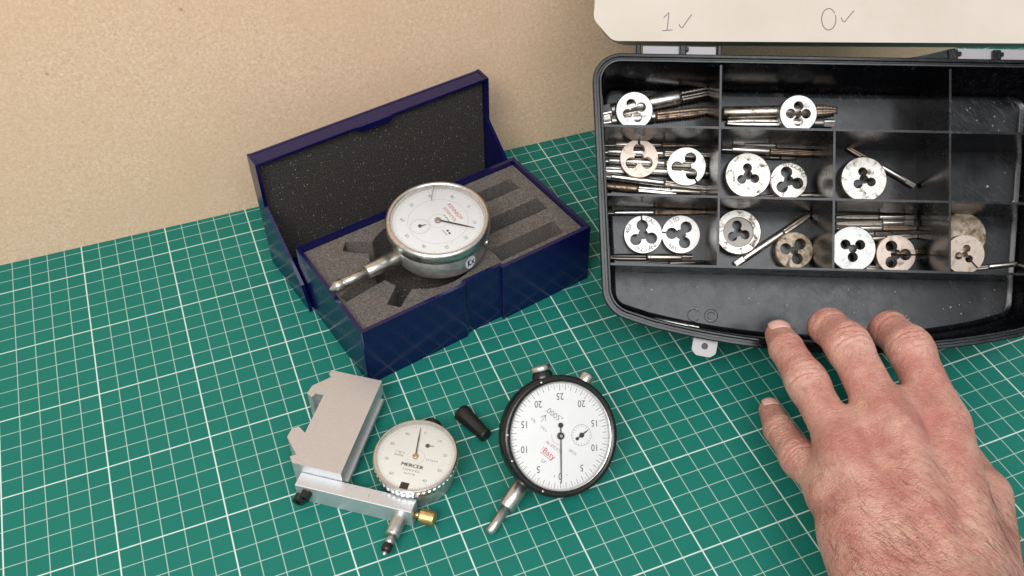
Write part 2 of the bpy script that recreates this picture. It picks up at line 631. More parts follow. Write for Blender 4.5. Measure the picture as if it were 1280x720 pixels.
def foam_hole(cx, cy, R, fingers, n=180):
    pts = []
    for i in range(n):
        t = 2*pi*i/n
        r = R
        for ph, w, L in fingers:
            d = (t - ph + pi) % (2*pi) - pi
            if abs(d) < pi/2:
                rr = min(L / cos(d), (w/2) / max(abs(sin(d)), 1e-4))
                r = max(r, rr)
        pts.append((cx + r*cos(t), cy + r*sin(t)))
    return pts

hole = foam_hole(-1.35, 0.0, 3.02, [(radians(141), 0.95, 4.5), (radians(219), 0.85, 4.45), (radians(188.5), 0.75, 5.5)])
def slot(x0, x1, y0, y1):
    return [(x0, y0), (x1, y0), (x1, y1), (x0, y1)]
fo = [(-7.0, -3.44), (7.0, -3.44), (7.0, 3.63), (-7.0, 3.63)]
foam = MB().prism(fo, 2.21, 3.68, [hole, slot(1.35, 6.1, 1.55, 2.6), slot(1.95, 6.4, -0.9, 0.22), slot(1.72, 5.95, -3.12, -2.0)])
foam.build('foam_insert', 'foam', case, bevel=0.05)
MB().box(-7.0, 7.0, -3.44, 3.63, 0.31, 2.2).build('foam_bottom', 'dark_foam', case)

# lid, standing up behind the base on its hinge wall
side = [(2.75, 0.06), (7.95, 0.06), (7.95, 8.03), (6.82, 7.97), (6.88, 5.0), (3.32, 1.72)]
mb = MB()
SX = Matrix(((0, 0, 1, 0), (1, 0, 0, 0), (0, 1, 0, 0), (0, 0, 0, 1)))   # (y, z, x) -> (x, y, z)
mb.prism(side, -7.55, -7.36, M=SX)
mb.prism(side, 7.27, 7.46, M=SX)
mb.box(-7.358, 7.268, 7.76, 7.947, 0.065, 8.0)
mb.box(-7.358, 7.268, 6.84, 7.757, 7.8, 7.985)
mb.box(-7.358, 7.268, 3.95, 7.757, 0.065, 0.24)
lid = mb.build('lid', 'navy', case, bevel=0.04)
MB().prism([(-1.42, 7.98), (0.82, 7.98), (0.82, 7.7), (0.7, 7.62), (-1.2, 7.62), (-1.42, 7.74)][::-1], -6.838, -6.74,
           M=Matrix(((1, 0, 0, 0), (0, 0, -1, 0), (0, 1, 0, 0), (0, 0, 0, 1)))).build('tongue', 'navy', lid, bevel=0.03)
MB().box(-7.35, 7.26, 7.2, 7.755, 0.25, 7.79).build('lid_foam', 'dark_foam', lid, bevel=0.08)


# ------------------------------------------------------------------ dial indicators
def ticks(mb, n, r0, r1, r1m, every, w, z, a0=0.0):
    for i in range(n):
        a = a0 + 2*pi*i/n
        ra = r1m if i % every == 0 else r1
        mb.add([(ra, -w/2, z), (r0, -w/2, z), (r0, w/2, z), (ra, w/2, z)], [(0, 1, 2, 3)], False, RZ(a))


def ring(mb, r, w, z, n=64, a0=0, a1=2*pi):
    m = n if a1 - a0 > 6.28 else n + 1
    v = [((r + s*w/2)*cos(a0 + (a1-a0)*i/n), (r + s*w/2)*sin(a0 + (a1-a0)*i/n), z) for s in (-1, 1) for i in range(m)]
    f = [(i, m + i, m + (i+1) % m, (i+1) % m) for i in range(n if m == n else n)]
    if m != n:
        f = [(i, m+i, m+i+1, i+1) for i in range(n)]
    mb.add(v, f)


def pointer(mb, ang, length, w, tail, z, taper=0.35):
    M = RZ(ang)
    p = [(-tail, -w*0.5, z), (length*0.62, -w*0.5, z), (length, -w*taper*0.5, z), (length, w*taper*0.5, z), (length*0.62, w*0.5, z), (-tail, w*0.5, z)]
    q = [(x, y, z + 0.02) for x, y, _ in p]
    mb.add(q + p, [(0, 1, 2, 3, 4, 5), (11, 10, 9, 8, 7, 6)] + [(6+i, 6+(i+1) % 6, (i+1) % 6, i) for i in range(6)], False, M)


def crystal(parent, R, z, dome=0.08):
    MB().lathe([(R, z), (R*0.75, z + dome*0.45), (R*0.4, z + dome*0.85), (0.02, z + dome)], 48, cap0=False).build('crystal', 'crystal', parent)


def small_print(mb, x, y, w, rot, z, h=0.05, n=5, seed=1):
    """row of tiny illegible characters, as strokes"""
    r = random.Random(seed)
    step = w / n
    for i in range(n):
        cx = -w/2 + step*(i + 0.5)
        M = T(x, y, z) @ RZ(rot) @ T(cx, 0, 0)
        ww, hh = step*0.62, h
        t = step*0.16
        for (ax, ay, bx, by) in r.sample([(-ww/2, -hh/2, -ww/2, hh/2), (ww/2, -hh/2, ww/2, hh/2), (-ww/2, hh/2, ww/2, hh/2),
                                           (-ww/2, -hh/2, ww/2, -hh/2), (-ww/2, 0, ww/2, 0)], 3):
            if ax == bx:
                mb.add([(ax-t/2, ay, 0), (ax+t/2, ay, 0), (ax+t/2, by, 0), (ax-t/2, by, 0)], [(0, 1, 2, 3)], False, M)
            else:
                mb.add([(ax, ay-t/2, 0), (bx, ay-t/2, 0), (bx, ay+t/2, 0), (ax, ay+t/2, 0)], [(0, 1, 2, 3)], False, M)


def printed(o):
    o['kind'] = 'stuff'
    return o


STEM = RX(pi/2)            # +Z of a lathe becomes -Y

# --- silver dial lying on the foam of the navy case
nz = Vector((-0.049, -0.093, 0.9944)).normalized()
up = (Vector((1, 0, 0)) - nz * nz.x).normalized()
K = BOX @ frame((-0.7, -0.72, 6.12), up.cross(nz), up, nz)
kd = thing('dial_indicator', 'silver dial indicator with red print lying on the grey foam of the navy case', 'dial indicator', K)
body = MB().lathe([(2.3, -1.98), (2.5, -1.92), (2.56, -1.8), (2.58, -0.62), (2.5, -0.56), (2.5, -0.4)], 64).build('body', 'body_grey', kd)
MB().lathe([(2.55, -0.52), (2.74, -0.5), (2.79, -0.44), (2.8, -0.05), (2.8, 0.06), (2.76, 0.14), (2.66, 0.2), (2.58, 0.2), (2.53, 0.14), (2.46, -0.02), (2.44, -0.12)],
           72, cap0=False, cap1=False).build('bezel', 'bezel_steel', kd)
face = MB().lathe([(2.5, -0.2), (2.5, -0.1)], 64).build('dial_face', 'dial_white', kd)
mb = MB()
ticks(mb, 100, 2.4, 2.26, 2.18, 5, 0.018, -0.094)
ring(mb, 1.62, 0.014, -0.094)
ring(mb, 0.5, 0.014, -0.094, 40)
for q in (3.1, 5.2, 1.0, 0.2, 2.2, 4.2):
    pass
for i in range(10):
    mb.add([(0.42, -0.008, 0), (0.5, -0.008, 0), (0.5, 0.008, 0), (0.42, 0.008, 0)], [(0, 1, 2, 3)], False, T(-0.2, -1.0, -0.093) @ RZ(2*pi*i/10))
sub = MB()
ring(sub, 0.52, 0.018, -0.092, 40)
printed(mb.build('scale_marks', 'ink_pale', face))
sub.build('counter_ring', 'ink_pale', face, M=T(-0.2, -1.0, 0))
mb = MB()
for i in range(10):
    a = pi/2 - 2*pi*i/10
    put_text(mb, str(i*10), 0.27, 1.93*cos(a), 1.93*sin(a), 0, -0.092)
printed(mb.build('numerals', 'ink_grey', face))
mb = MB()
put_text(mb, 'KENNEDY', 0.3, -0.1, 1.13, 0, -0.092)
small_print(mb, -0.1, 0.8, 1.25, 0, -0.092, 0.15, 9, 3)
printed(mb.build('maker_name', 'ink_red', face))
mb = MB()
mb.box(-0.16, -0.04, -0.05, 0.06, -0.095, -0.09, T(0.98, 0.06, 0)); mb.box(0.04, 0.18, -0.06, 0.04, -0.095, -0.09, T(0.98, 0.06, 0))
small_print(mb, 0.9, -0.14, 0.5, 0, -0.09, 0.06, 6, 5)
small_print(mb, 0.1, 0.5, 0.7, 0, -0.09, 0.06, 7, 6)
printed(mb.build('small_print', 'ink', face))
mb = MB()
pointer(mb, radians(40), 2.05, 0.085, 0.0, 0.0, 0.3)
nd = mb.build('needle', 'needle', kd)
MB().lathe([(0.17, -0.06), (0.17, 0.03), (0.13, 0.06)], 24).build('hub', 'die_tan', nd)
mb = MB()
pointer(mb, radians(75), 0.34, 0.05, 0.05, -0.07)
mb.lathe([(0.1, -0.08), (0.1, -0.03)], 16)
mb.build('counter_needle', 'die_dark', kd, M=T(-0.2, -1.0, 0))
crystal(kd, 2.5, 0.1, 0.1)
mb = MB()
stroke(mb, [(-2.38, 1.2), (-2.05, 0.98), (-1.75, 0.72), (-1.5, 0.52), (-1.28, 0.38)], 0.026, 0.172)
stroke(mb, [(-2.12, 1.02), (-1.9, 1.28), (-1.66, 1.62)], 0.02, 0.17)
mb.build('painted_reflection', 'ink', kd)  # dark reflection in the glass, drawn as thin strokes on the crystal
st = MB().lathe([(0.4, 0.0), (0.4, 2.1), (0.37, 2.16)], 28).build('stem', 'steel', kd, M=T(0, -2.35, -1.38) @ STEM)
mb = MB().lathe([(0.24, 2.16), (0.24, 3.62)], 20)
mb.build('plunger', 'steel', kd, M=T(0, -2.35, -1.38) @ STEM)
MB().lathe([(0.2, 3.55), (0.3, 3.6), (0.3, 3.92), (0.26, 3.98), (0.2, 4.05), (0.06, 4.3), (0.01, 4.32)], 20,
           wob=lambda a, r, z: 0.012*cos(12*a) if r > 0.28 else 0).build('contact_point', 'steel', kd, M=T(0, -2.35, -1.38) @ STEM)
MB().lathe([(0.36, 0), (0.36, 0.34), (0.3, 0.4)], 20).build('plunger_cap', 'steel', kd, M=T(0.15, 2.45, -1.25) @ RX(-pi/2))
mb = MB().box(-0.42, 0.42, 2.5, 2.95, -0.75, -0.25)
mb.build('bezel_clamp', 'brass', kd, bevel=0.08, M=RZ(radians(26)))
MB().lathe([(0.17, 0), (0.17, 0.25), (0.1, 0.3)], 16).build('clamp_screw', 'steel', kd, M=RZ(radians(-50)) @ T(0, 2.52, -0.95) @ RX(-pi/2))
mb = MB()
n = 10
v = []
for i in range(n + 1):
    for j in range(n + 1):
        u, w = -1 + 2*i/n, -1 + 2*j/n
        # square to disc
        x, y = u*sqrt(1 - w*w/2), w*sqrt(1 - u*u/2)
        a = radians(9) + x*0.13
        v.append((2.592*cos(a), 2.592*sin(a), -1.25 + y*0.46))
mb.add(v, [(i*(n+1)+j, (i+1)*(n+1)+j, (i+1)*(n+1)+j+1, i*(n+1)+j+1) for i in range(n) for j in range(n)], True)
stk = mb.build('sticker', 'label_white', kd)
mb = MB()
def on_side(p):
    a = radians(9) + p[0]*0.39
    return (2.6*cos(a), 2.6*sin(a), -1.25 + p[1])
for seg in ([(-0.17, -0.25), (-0.17, 0.25)], [(-0.17, 0.0), (0.0, 0.25)], [(-0.17, 0.02), (0.02, -0.25)], [(0.06, 0.1), (0.22, -0.2)], [(0.06, -0.2), (0.22, 0.1)]):
    (x0, y0), (x1, y1) = seg
    L = hypot(x1-x0, y1-y0); nx, ny = -(y1-y0)/L*0.035, (x1-x0)/L*0.035
    mb.add([on_side(p) for p in ((x0+nx, y0+ny), (x0-nx, y0-ny), (x1-nx, y1-ny), (x1+nx, y1+ny))], [(0, 1, 2, 3), (3, 2, 1, 0)])
printed(mb.build('sticker_mark', 'ink_blue', stk))

# --- black dial leaning on its stem
c = Vector((25.60, -23.655, 3.0))
nb = Vector((0.08, -0.68, 0.73)).normalized()
tipw = Vector((21.15, -25.69, 0.27))
sd = tipw - (c - nb*0.95)
stem_len = sd.length
sd -= nb * sd.dot(nb)
sd.normalize()
ub = -sd
BD = frame(c, ub.cross(nb), ub, nb)
bd = thing('dial_indicator', 'black rimmed dial indicator with large white face propped on the mat', 'dial indicator', BD)
MB().lathe([(2.2, -1.5), (2.42, -1.45), (2.5, -1.3), (2.54, -0.5), (2.5, -0.35)], 64).build('body', 'black_enamel', bd)
MB().lathe([(2.45, -0.82), (2.76, -0.8), (2.84, -0.72), (2.87, -0.5), (2.87, -0.04), (2.83, 0.1), (2.74, 0.17), (2.62, 0.17), (2.54, 0.1)], 72,
           cap0=False, cap1=False).build('bezel', 'black_enamel', bd)
MB().lathe([(2.545, 0.098), (2.5, 0.1), (2.47, 0.02), (2.45, -0.12)], 72, cap0=False, cap1=False).build('retaining_ring', 'bezel_steel', bd)
face = MB().lathe([(2.5, -0.2), (2.5, -0.1)], 64).build('dial_face', 'dial_white', bd)
A0 = radians(306)
mb = MB()
ticks(mb, 50, 2.43, 2.17, 2.12, 5, 0.03, -0.094, A0)
ticks(mb, 100, 2.43, 2.28, 2.28, 5, 0.018, -0.0935, A0)
printed(mb.build('scale_marks', 'ink_grey', face))
mb = MB()
for k, s in [(0, '0')] + [(sg*i, str(5*i)) for i in range(1, 5) for sg in (-1, 1)] + [(5, '25')]:
    a = A0 + k*radians(36)
    put_text(mb, s, 0.46, 1.85*cos(a), 1.87*sin(a), A0 - pi/2, -0.092, 0.85)
put_text(mb, '+', 0.2, 1.87*cos(A0 - 0.16), 1.87*sin(A0 - 0.16), A0 - pi/2, -0.092)
put_text(mb, '-', 0.26, 1.87*cos(A0 + 0.17), 1.87*sin(A0 + 0.17), A0 - pi/2, -0.092)
printed(mb.build('numerals', 'ink', face))
mb = MB()
put_text(mb, '.0005"', 0.38, -0.82, 0.62, 0, -0.092)
for (x0, y0, x1, y1) in ((-1.15, -0.02, -1.15, 0.38), (-1.15, 0.38, -1.3, 0.14), (-1.15, 0.38, -1.0, 0.14)):
    stroke(mb, [(x0, y0), (x1, y1)], 0.03, -0.092)
small_print(mb, -1.52, -0.18, 0.34, 0, -0.092, 0.13, 3, 8)
small_print(mb, -0.88, -0.2, 0.4, 0, -0.092, 0.1, 4, 9)
small_print(mb, 0.05, -0.6, 0.95, 0, -0.092, 0.12, 8, 10)
small_print(mb, 0.95, -0.25, 0.45, 0, -0.092, 0.13, 4, 11)
small_print(mb, 0.0, -1.45, 0.3, 0, -0.092, 0.14, 2, 12)
ring(mb, 0.42, 0.014, -0.092, 30, radians(205), radians(300))
printed(mb.build('small_print', 'ink_grey', face))
mb = MB()
put_text(mb, 'Baty', 0.4, 0.03, -1.0, 0, -0.092)
stroke(mb, [(-0.36, -0.86), (-0.37, -1.17), (0.3, -1.19), (0.3, -1.1)], 0.022, -0.092)
printed(mb.build('maker_name', 'ink_red', face))
SUBX, SUBY = 1.08*cos(radians(37)), 1.08*sin(radians(37))
mb = MB()
ring(mb, 0.5, 0.016, -0.092, 40)
ticks(mb, 20, 0.48, 0.4, 0.36, 5, 0.016, -0.092)
mb.build('counter_ring', 'ink_grey', face, M=T(SUBX, SUBY, 0))
mb = MB()
pointer(mb, radians(72), 0.42, 0.06, 0.28, -0.07, 0.3)
mb.lathe([(0.12, -0.075), (0.12, -0.03)], 20)
mb.lathe([(0.08, -0.075), (0.08, -0.035)], 16, M=RZ(radians(72)) @ T(-0.28, 0, 0))
mb.build('counter_needle', 'needle', bd, M=T(SUBX, SUBY, 0))
mb = MB()
pointer(mb, A0, 2.2, 0.05, 0.5, 0.0, 0.5)
nd = mb.build('needle', 'needle', bd)
mb = MB().lathe([(0.17, -0.06), (0.17, 0.03), (0.12, 0.06)], 24)
mb.lathe([(0.12, -0.02), (0.12, 0.03)], 20, M=RZ(A0) @ T(-0.5, 0, 0))
hub = mb.build('hub', 'needle', nd)
MB().lathe([(0.07, 0.06), (0.07, 0.075)], 16).build('pin', 'steel', hub)
crystal(bd, 2.5, 0.08, 0.06)
ZS = -0.95
MB().lathe([(0.4, 2.3), (0.4, 4.05), (0.37, 4.1)], 28).build('stem', 'steel', bd, M=T(0, 0, ZS) @ STEM)
MB().lathe([(0.235, 4.1), (0.235, stem_len - 0.2), (0.2, stem_len - 0.05), (0.1, stem_len)], 20).build('plunger', 'steel', bd, M=T(0, 0, ZS) @ STEM)
MB().lathe([(0.34, 2.4), (0.34, 3.28), (0.3, 3.36), (0.1, 3.38)], 24).build('plunger_cap', 'steel', bd, M=RZ(radians(6)) @ T(0, 0, -0.62) @ RX(-pi/2))
cl = MB().lathe([(0.5, 2.5), (0.5, 2.98), (0.42, 3.08), (0.42, 3.14)], 28).build('clamp_collar', 'black_enamel', bd, M=RZ(radians(51)) @ T(0, 0, -0.42) @ RX(-pi/2))
MB().lathe([(0.46, 3.13), (0.5, 3.18), (0.5, 3.35), (0.44, 3.41)], 28, wob=lambda a, r, z: 0.012*cos(24*a)).build('knob', 'steel', cl)
MB().lathe([(1.1, -2.1), (1.15, -2.0), (1.15, -1.5)], 32).build('back_plate', 'black_enamel', bd)
mb = MB()
for a in (148, 214, 240, 285):
    mb.lathe([(0.06, 0.145), (0.06, 0.175), (0.03, 0.185)], 10, M=RZ(radians(a)) @ T(2.69, 0, 0))
printed(mb.build('bezel_screws', 'steel', bd))

# --- aluminium holder, and the small dial clamped in it
HA = radians(-37)
HOLD = T(13.36, -20.36, 0) @ RZ(HA)
hd = thing('gauge_holder', 'bare aluminium clamp block with notched dovetail edge and cross bar', 'gauge holder', HOLD)
prof = [(-0.86, 6.38), (-0.65, 6.2), (-1.36, 5.42), (-1.42, 4.88), (-1.08, 4.7), (-1.0, 4.98), (-0.56, 4.98), (-0.5, 2.56),
        (-0.95, 2.84), (-1.22, 2.64), (-1.24, 2.11), (-0.38, 1.27), (-0.62, 1.08), (-0.36, 0.77), (2.12, 0.77), (1.95, 6.63), (-0.79, 6.63)]
low = [(min(x, 1.5), y) for x, y in prof]
mb = MB().prism(prof, 0.92, 1.8)
mb.prism(low, 0.02, 0.919)
blk = mb.build('block', 'aluminium', hd, bevel=0.025)
MB().prism([(1.6, 1.0), (2.27, 1.0), (2.1, 6.2), (1.5, 6.2)], 0.66, 0.9).build('side_jaw', 'aluminium', hd, bevel=0.02)
MB().box(0, 5.85, 0, 0.76, 0.02, 1.2).build('bar', 'aluminium_bar', hd, bevel=0.03)
for x, z in ((0.58, 0.78), (0.18, 0.34)):
    s = MB().prism(circle(0.27, 24), 0.0, 0.36, [circle(0.14, 6)], side_smooth=True)
    s.lathe([(0.15, 0.0), (0.15, 0.12)], 6)
    s.build('cap_screw', 'black_steel', hd, M=T(x, -0.003, z) @ STEM)
kn = MB().lathe([(0.14, 0.0), (0.14, 0.3)], 16).build('knob_neck', 'brass', hd, M=T(5.855, 0.3, 0.62) @ RY(pi/2))
mb = MB()
def knurl(a, r, z):
    return 0.016*(1 if int(z*14) % 2 else -1)*cos(18*a) if r > 0.33 else 0
mb.lathe([(0.26, 0.26), (0.34, 0.3)] + [(0.35, 0.32 + 0.035*i) for i in range(19)] + [(0.34, 0.99), (0.28, 1.02)], 54, wob=knurl)
mb.build('thumb_knob', 'brass', kn)
MB().box(3.62, 3.64, 0.3, 0.45, 1.2, 1.203).build('scribe_mark', 'ink', hd)

tl_ = radians(5)
cdir = Vector((0.26, -0.966, 0))
nm = (Vector((0, 0, 1)) + Vector((0.0, -1, 0)) * math.tan(radians(3.5))).normalized()
um = (Vector((0, 1, 0)) - nm * nm.y).normalized()
MD = HOLD @ frame((5.18, 2.64, 1.84), um.cross(nm), um, nm)
md = thing('dial_indicator', 'small cream-faced dial indicator clamped in the aluminium bar by its stem', 'dial indicator', MD)
MB().lathe([(1.62, -1.78), (1.7, -1.74), (1.74, -1.66), (1.74, -0.38)], 56).build('body', 'body_grey', md)
mb = MB()
def ribs(a, r, z):
    return 0.018*max(-1, min(1, 2*cos(48*a))) if (r > 1.95 and z < -0.1) else 0
mb.lathe([(1.6, -0.42), (2.02, -0.4), (2.03, -0.37), (2.03, -0.12), (1.99, -0.08), (2.02, 0.0), (2.02, 0.07), (1.97, 0.12), (1.91, 0.12), (1.87, 0.05), (1.85, -0.12)],
         384, cap0=False, cap1=False, wob=ribs, smooth=False)
bz = mb.build('bezel', 'bezel_steel', md)
face = MB().lathe([(1.9, -0.2), (1.9, -0.1)], 64).build('dial_face', 'dial_cream', md)
mb = MB()
ticks(mb, 100, 1.81, 1.67, 1.6, 5, 0.016, -0.094)
ring(mb, 0.42, 0.012, -0.093, 40, radians(200), radians(460))
printed(mb.build('scale_marks', 'ink_pale', face))
mb = MB()
for i in range(10):
    if i == 5:
        continue
    a = pi/2 - 2*pi*i/10
    put_text(mb, str(i*10), 0.22, 1.4*cos(a), 1.4*sin(a), 0, -0.092)
printed(mb.build('numerals', 'ink_grey', face))
mb = MB()
for dx in (-0.012, 0.0, 0.012):
    put_text(mb, 'MERCER', 0.25, dx, -0.5, 0, -0.092 + dx*0.05, 1.2)
printed(mb.build('maker_name', 'ink', face))
mb = MB()
small_print(mb, 0.02, -0.74, 0.9, 0, -0.092, 0.09, 9, 21)
small_print(mb, 0.02, -0.95, 0.6, 0, -0.092, 0.08, 6, 22)
small_print(mb, -0.82, 0.08, 0.45, 0, -0.092, 0.09, 4, 23)
small_print(mb, -0.82, -0.08, 0.5, 0, -0.092, 0.09, 5, 24)
small_print(mb, 0.82, 0.0, 0.6, 0, -0.092, 0.08, 6, 25)
printed(mb.build('small_print', 'ink_grey', face))
MB().box(-0.2, 0.2, -1.79, -1.45, -0.095, -0.05).build('limit_marker', 'black_enamel', md, bevel=0.02)
mb = MB()
pointer(mb, radians(100), 1.6, 0.05, 0.0, 0.0, 0.35)
nd = mb.build('needle', 'needle', md)
MB().lathe([(0.13, -0.06), (0.13, 0.03), (0.09, 0.06)], 24).build('hub', 'brass', nd)
mb = MB()
pointer(mb, radians(10), 0.32, 0.03, 0.0, -0.07, 0.6)
mb.lathe([(0.1, -0.075), (0.1, -0.03)], 20)
mb.build('counter_needle', 'die_dark', md, M=T(0.36, 0.72, 0))
crystal(md, 1.9, 0.06, 0.06)
# stem runs level through the bar
MS = MD.inverted() @ HOLD @ T(5.24, 0, 0.62) @ STEM
MB().lathe([(0.34, -2.0), (0.34, 1.02), (0.3, 1.08)], 28).build('stem', 'steel', md, M=MS)
MB().lathe([(0.2, 1.06), (0.2, 1.55)], 20).build('plunger', 'steel', md, M=MS)
ct = MB().lathe([(0.22, 1.5), (0.25, 1.55), (0.25, 1.8), (0.2, 1.88), (0.12, 1.92)], 20).build('contact_point', 'black_steel', md, M=MS)
MB().lathe([(0.12, 1.9), (0.1, 2.02), (0.05, 2.1)], 16).build('contact_ball', 'steel', ct)
kb = MB().lathe([(0.3, 1.65), (0.3, 2.05), (0.44, 2.1), (0.46, 2.16), (0.46, 2.42), (0.4, 2.5)], 32).build('lifting_knob', 'black_enamel', md, M=T(0, 0, -0.75) @ RX(-pi/2))
MB().lathe([(0.24, 2.49), (0.24, 2.54), (0.2, 2.56)], 20).build('knob_cap', 'steel', kb)
MB().box(-0.22, 0.22, 1.86, 2.16, -0.95, -0.55, RZ(radians(38))).build('bezel_clamp', 'steel', md, bevel=0.06)

# --- tapered rubber sleeve
cap_dir = (Vector((22.98, -20.55, 0.36)) - Vector((22.28, -18.6, 0.46)))
cp = MB().lathe([(0.16, 0.06), (0.17, 0.0), (0.41, 0.0), (0.46, 0.06), (0.46, 0.3), (0.44, 0.5), (0.36, 1.5), (0.34, 1.72), (0.35, 1.8), (0.36, 1.92), (0.34, 2.0), (0.2, 2.05)], 32,
                wob=lambda a, r, z: 0.012*cos(8*a) if 0.4 < z < 1.6 else 0).build('rubber_sleeve', 'rubber', M=along((22.28, -18.6, 0.465), (22.98, -20.55, 0.365)))
cp['label'] = 'short tapered black rubber sleeve lying beside the black dial'
cp['category'] = 'sleeve'


# ------------------------------------------------------------------ black compartment box leaning back towards the wall
TX, TV, TN = Vector((0.91243, -0.40923, 0.0)), Vector((0.3041, 0.67804, 0.66917)), Vector((-0.27384, -0.61057, 0.74311))
TRAY = frame((43.615, -16.554, 10.885), TX, TV, TN)
FLOOR = -4.55
CW, RH = 5.775, 3.556
tray = thing('compartment_box', 'open black plastic compartment box of taps and dies, tilted against the wall', 'storage box', TRAY)

def outline():
    k = [(-12.42, 3.78, 1.45)]
    left = [(-11.5, -9.55, 1.7)]
    bow = [(x, -11.32 + 0.0126*x*x, 0) for x in np.linspace(-9.0, 9.0, 19)]
    right = [(11.5, -9.55, 1.7), (12.42, 3.78, 1.45)]
    return round_poly(k + left + bow + right, 10)

OUT = outline()
def loop(off, n):
    return [(x, y, n) for x, y in inset(OUT, off)]
mb = MB()
mb.loops([loop(0.78, -4.75), loop(0.45, -0.55), loop(0.03, -0.55), loop(0.0, -0.5), loop(0.0, -0.05), loop(0.05, 0.0), loop(0.17, 0.0),
          loop(0.2, -0.13), loop(0.3, -0.13), loop(0.32, 0.05), loop(0.36, 0.08), loop(0.43, 0.07), loop(0.48, -0.05), loop(0.72, FLOOR + 0.35), loop(0.78, FLOOR + 0.12), loop(1.0, FLOOR)],
         smooth=True)
shell = mb.build('tray', 'black_plastic', tray)
sm = shell.modifiers.new('edge', 'EDGE_SPLIT'); sm.split_angle = radians(40)
for v, x0, x1 in ((0.0, -11.72, 11.72), (-RH, -11.5, 11.5), (-2*RH, -11.22, 11.22)):
    MB().prism([(x0, v - 0.06), (x1, v - 0.06), (x1, v + 0.06), (x0, v + 0.06)], FLOOR - 0.05, -0.03).build('partition', 'black_plastic', tray, bevel=0.03)
for x, v0, v1 in ((-CW, 3.25, -2*RH), (0.0, 0.0, -2*RH), (CW, 3.25, -2*RH)):
    MB().prism([(x - 0.055, v1), (x + 0.055, v1), (x + 0.055, v0), (x - 0.055, v0)], FLOOR - 0.04, -0.045).build('partition', 'black_plastic', tray, bevel=0.03)
# latch tab with its hole under the front rim
tab = round_poly([(-0.62, 0.35, 0), (-0.62, -0.5, 0.25), (-0.35, -0.72, 0.2), (0.35, -0.72, 0.2), (0.62, -0.5, 0.25), (0.62, 0.35, 0)], 4)
MB().prism(tab, -0.75, -0.6, [circle(0.17, 20, 0, -0.2)]).build('latch_tab', 'clear', tray, M=T(-6.25, -10.95, 0.0) @ RZ(radians(-9)), bevel=0.03)
mb = MB().lathe([(0.19, -0.9), (0.19, -0.77)], 20, M=T(0.0, -0.2, 0))
mb.build('latch_pin', 'rubber', tray, M=T(-6.25, -10.95, 0.0) @ RZ(radians(-9)))

# lid: clear shell with a card insert, folded flat back
LO = round_poly([(-12.45, 4.5, 1.9), (12.42, 4.75, 1.5), (11.6, 18.6, 1.7), (-11.6, 18.6, 1.7)], 10)
def lloop(off, n):
    return [(x, y, n) for x, y in inset(LO, off)]
lidp = MB().loops([lloop(0.25, -1.9), lloop(0.06, -0.4), lloop(0.0, -0.35), lloop(0.0, -0.02), lloop(0.03, 0.0), lloop(0.1, 0.0), lloop(0.16, -0.35), lloop(0.35, -1.75)],
                  smooth=True).build('lid', 'clear', tray)
card = MB().prism(round_poly([(-12.36, 5.5, 0.7), (-11.35, 4.38, 0.7), (12.2, 4.62, 1.35), (11.4, 18.4, 1.5), (-11.5, 18.4, 1.5)], 8), 0.02, 0.07).build('card', 'card', lidp, bevel=0.015)
def arc(cx, cy, rx, ry, a0, a1, n=24):
    return [(cx + rx*cos(a0 + (a1-a0)*i/n), cy + ry*sin(a0 + (a1-a0)*i/n)) for i in range(n + 1)]
mb = MB()
Z = 0.076
stroke(mb, [(-8.76, 5.62), (-8.62, 5.78), (-8.5, 5.92), (-8.53, 5.4), (-8.58, 4.98)], 0.045, Z)
stroke(mb, [(-8.82, 4.95), (-8.58, 4.97), (-8.3, 5.0)], 0.045, Z)
stroke(mb, [(-7.97, 5.3), (-7.88, 5.14), (-7.8, 5.12), (-7.55, 5.5), (-7.33, 5.82)], 0.045, Z)
stroke(mb, arc(-0.38, 5.68, 0.36, 0.56, 0.6, 0.6 + 2*pi*0.97), 0.045, Z)
stroke(mb, [(0.25, 5.78), (0.33, 5.58), (0.42, 5.55), (0.65, 5.85), (0.9, 6.15)], 0.045, Z)
printed(mb.build('pencil_writing', 'pencil', card))
# hinge: grey strips with black clips between box and lid
for x0, x1, v0, v1 in ((-9.75, -6.0, 3.8, 4.27), (6.15, 11.2, 3.8, 4.4)):
    MB().prism([(x0, v0), (x1, v0), (x1, v1), (x0, v1)], -0.5, -0.35).build('hinge_strip', 'grey_strip', tray, bevel=0.03)
for x, w in ((-10.0, 0.26), (-7.72, 0.34), (-5.85, 0.22), (5.95, 0.5), (8.15, 0.4)):
    mb = MB().box(x - w/2, x + w/2, 3.72, 4.3, -0.42, -0.1)
    mb.box(x - w*0.2, x + w*0.9, 3.98, 4.2, -0.4, -0.14) if w > 0.3 else None
    mb.build('hinge_clip', 'black_plastic', tray, bevel=0.05)
MB().prism([(3.3, 3.74), (5.95, 3.74), (5.95, 4.26)], -0.6, -0.2).build('hinge_brace', 'black_plastic', tray, bevel=0.03)

# moulded marks in the floor of the front compartment
for x, rr, a0, a1 in ((-6.3, 0.33, 0.7, 5.6), (-5.35, 0.36, 0.0, 2*pi), (-5.35, 0.2, 0.4, 4.8)):
    MB().tube([(x + rr*cos(a0 + (a1-a0)*i/24), -9.45 + rr*sin(a0 + (a1-a0)*i/24), FLOOR + 0.005) for i in range(25)], 0.022, 5).build('moulded_mark', 'black_enamel', tray)

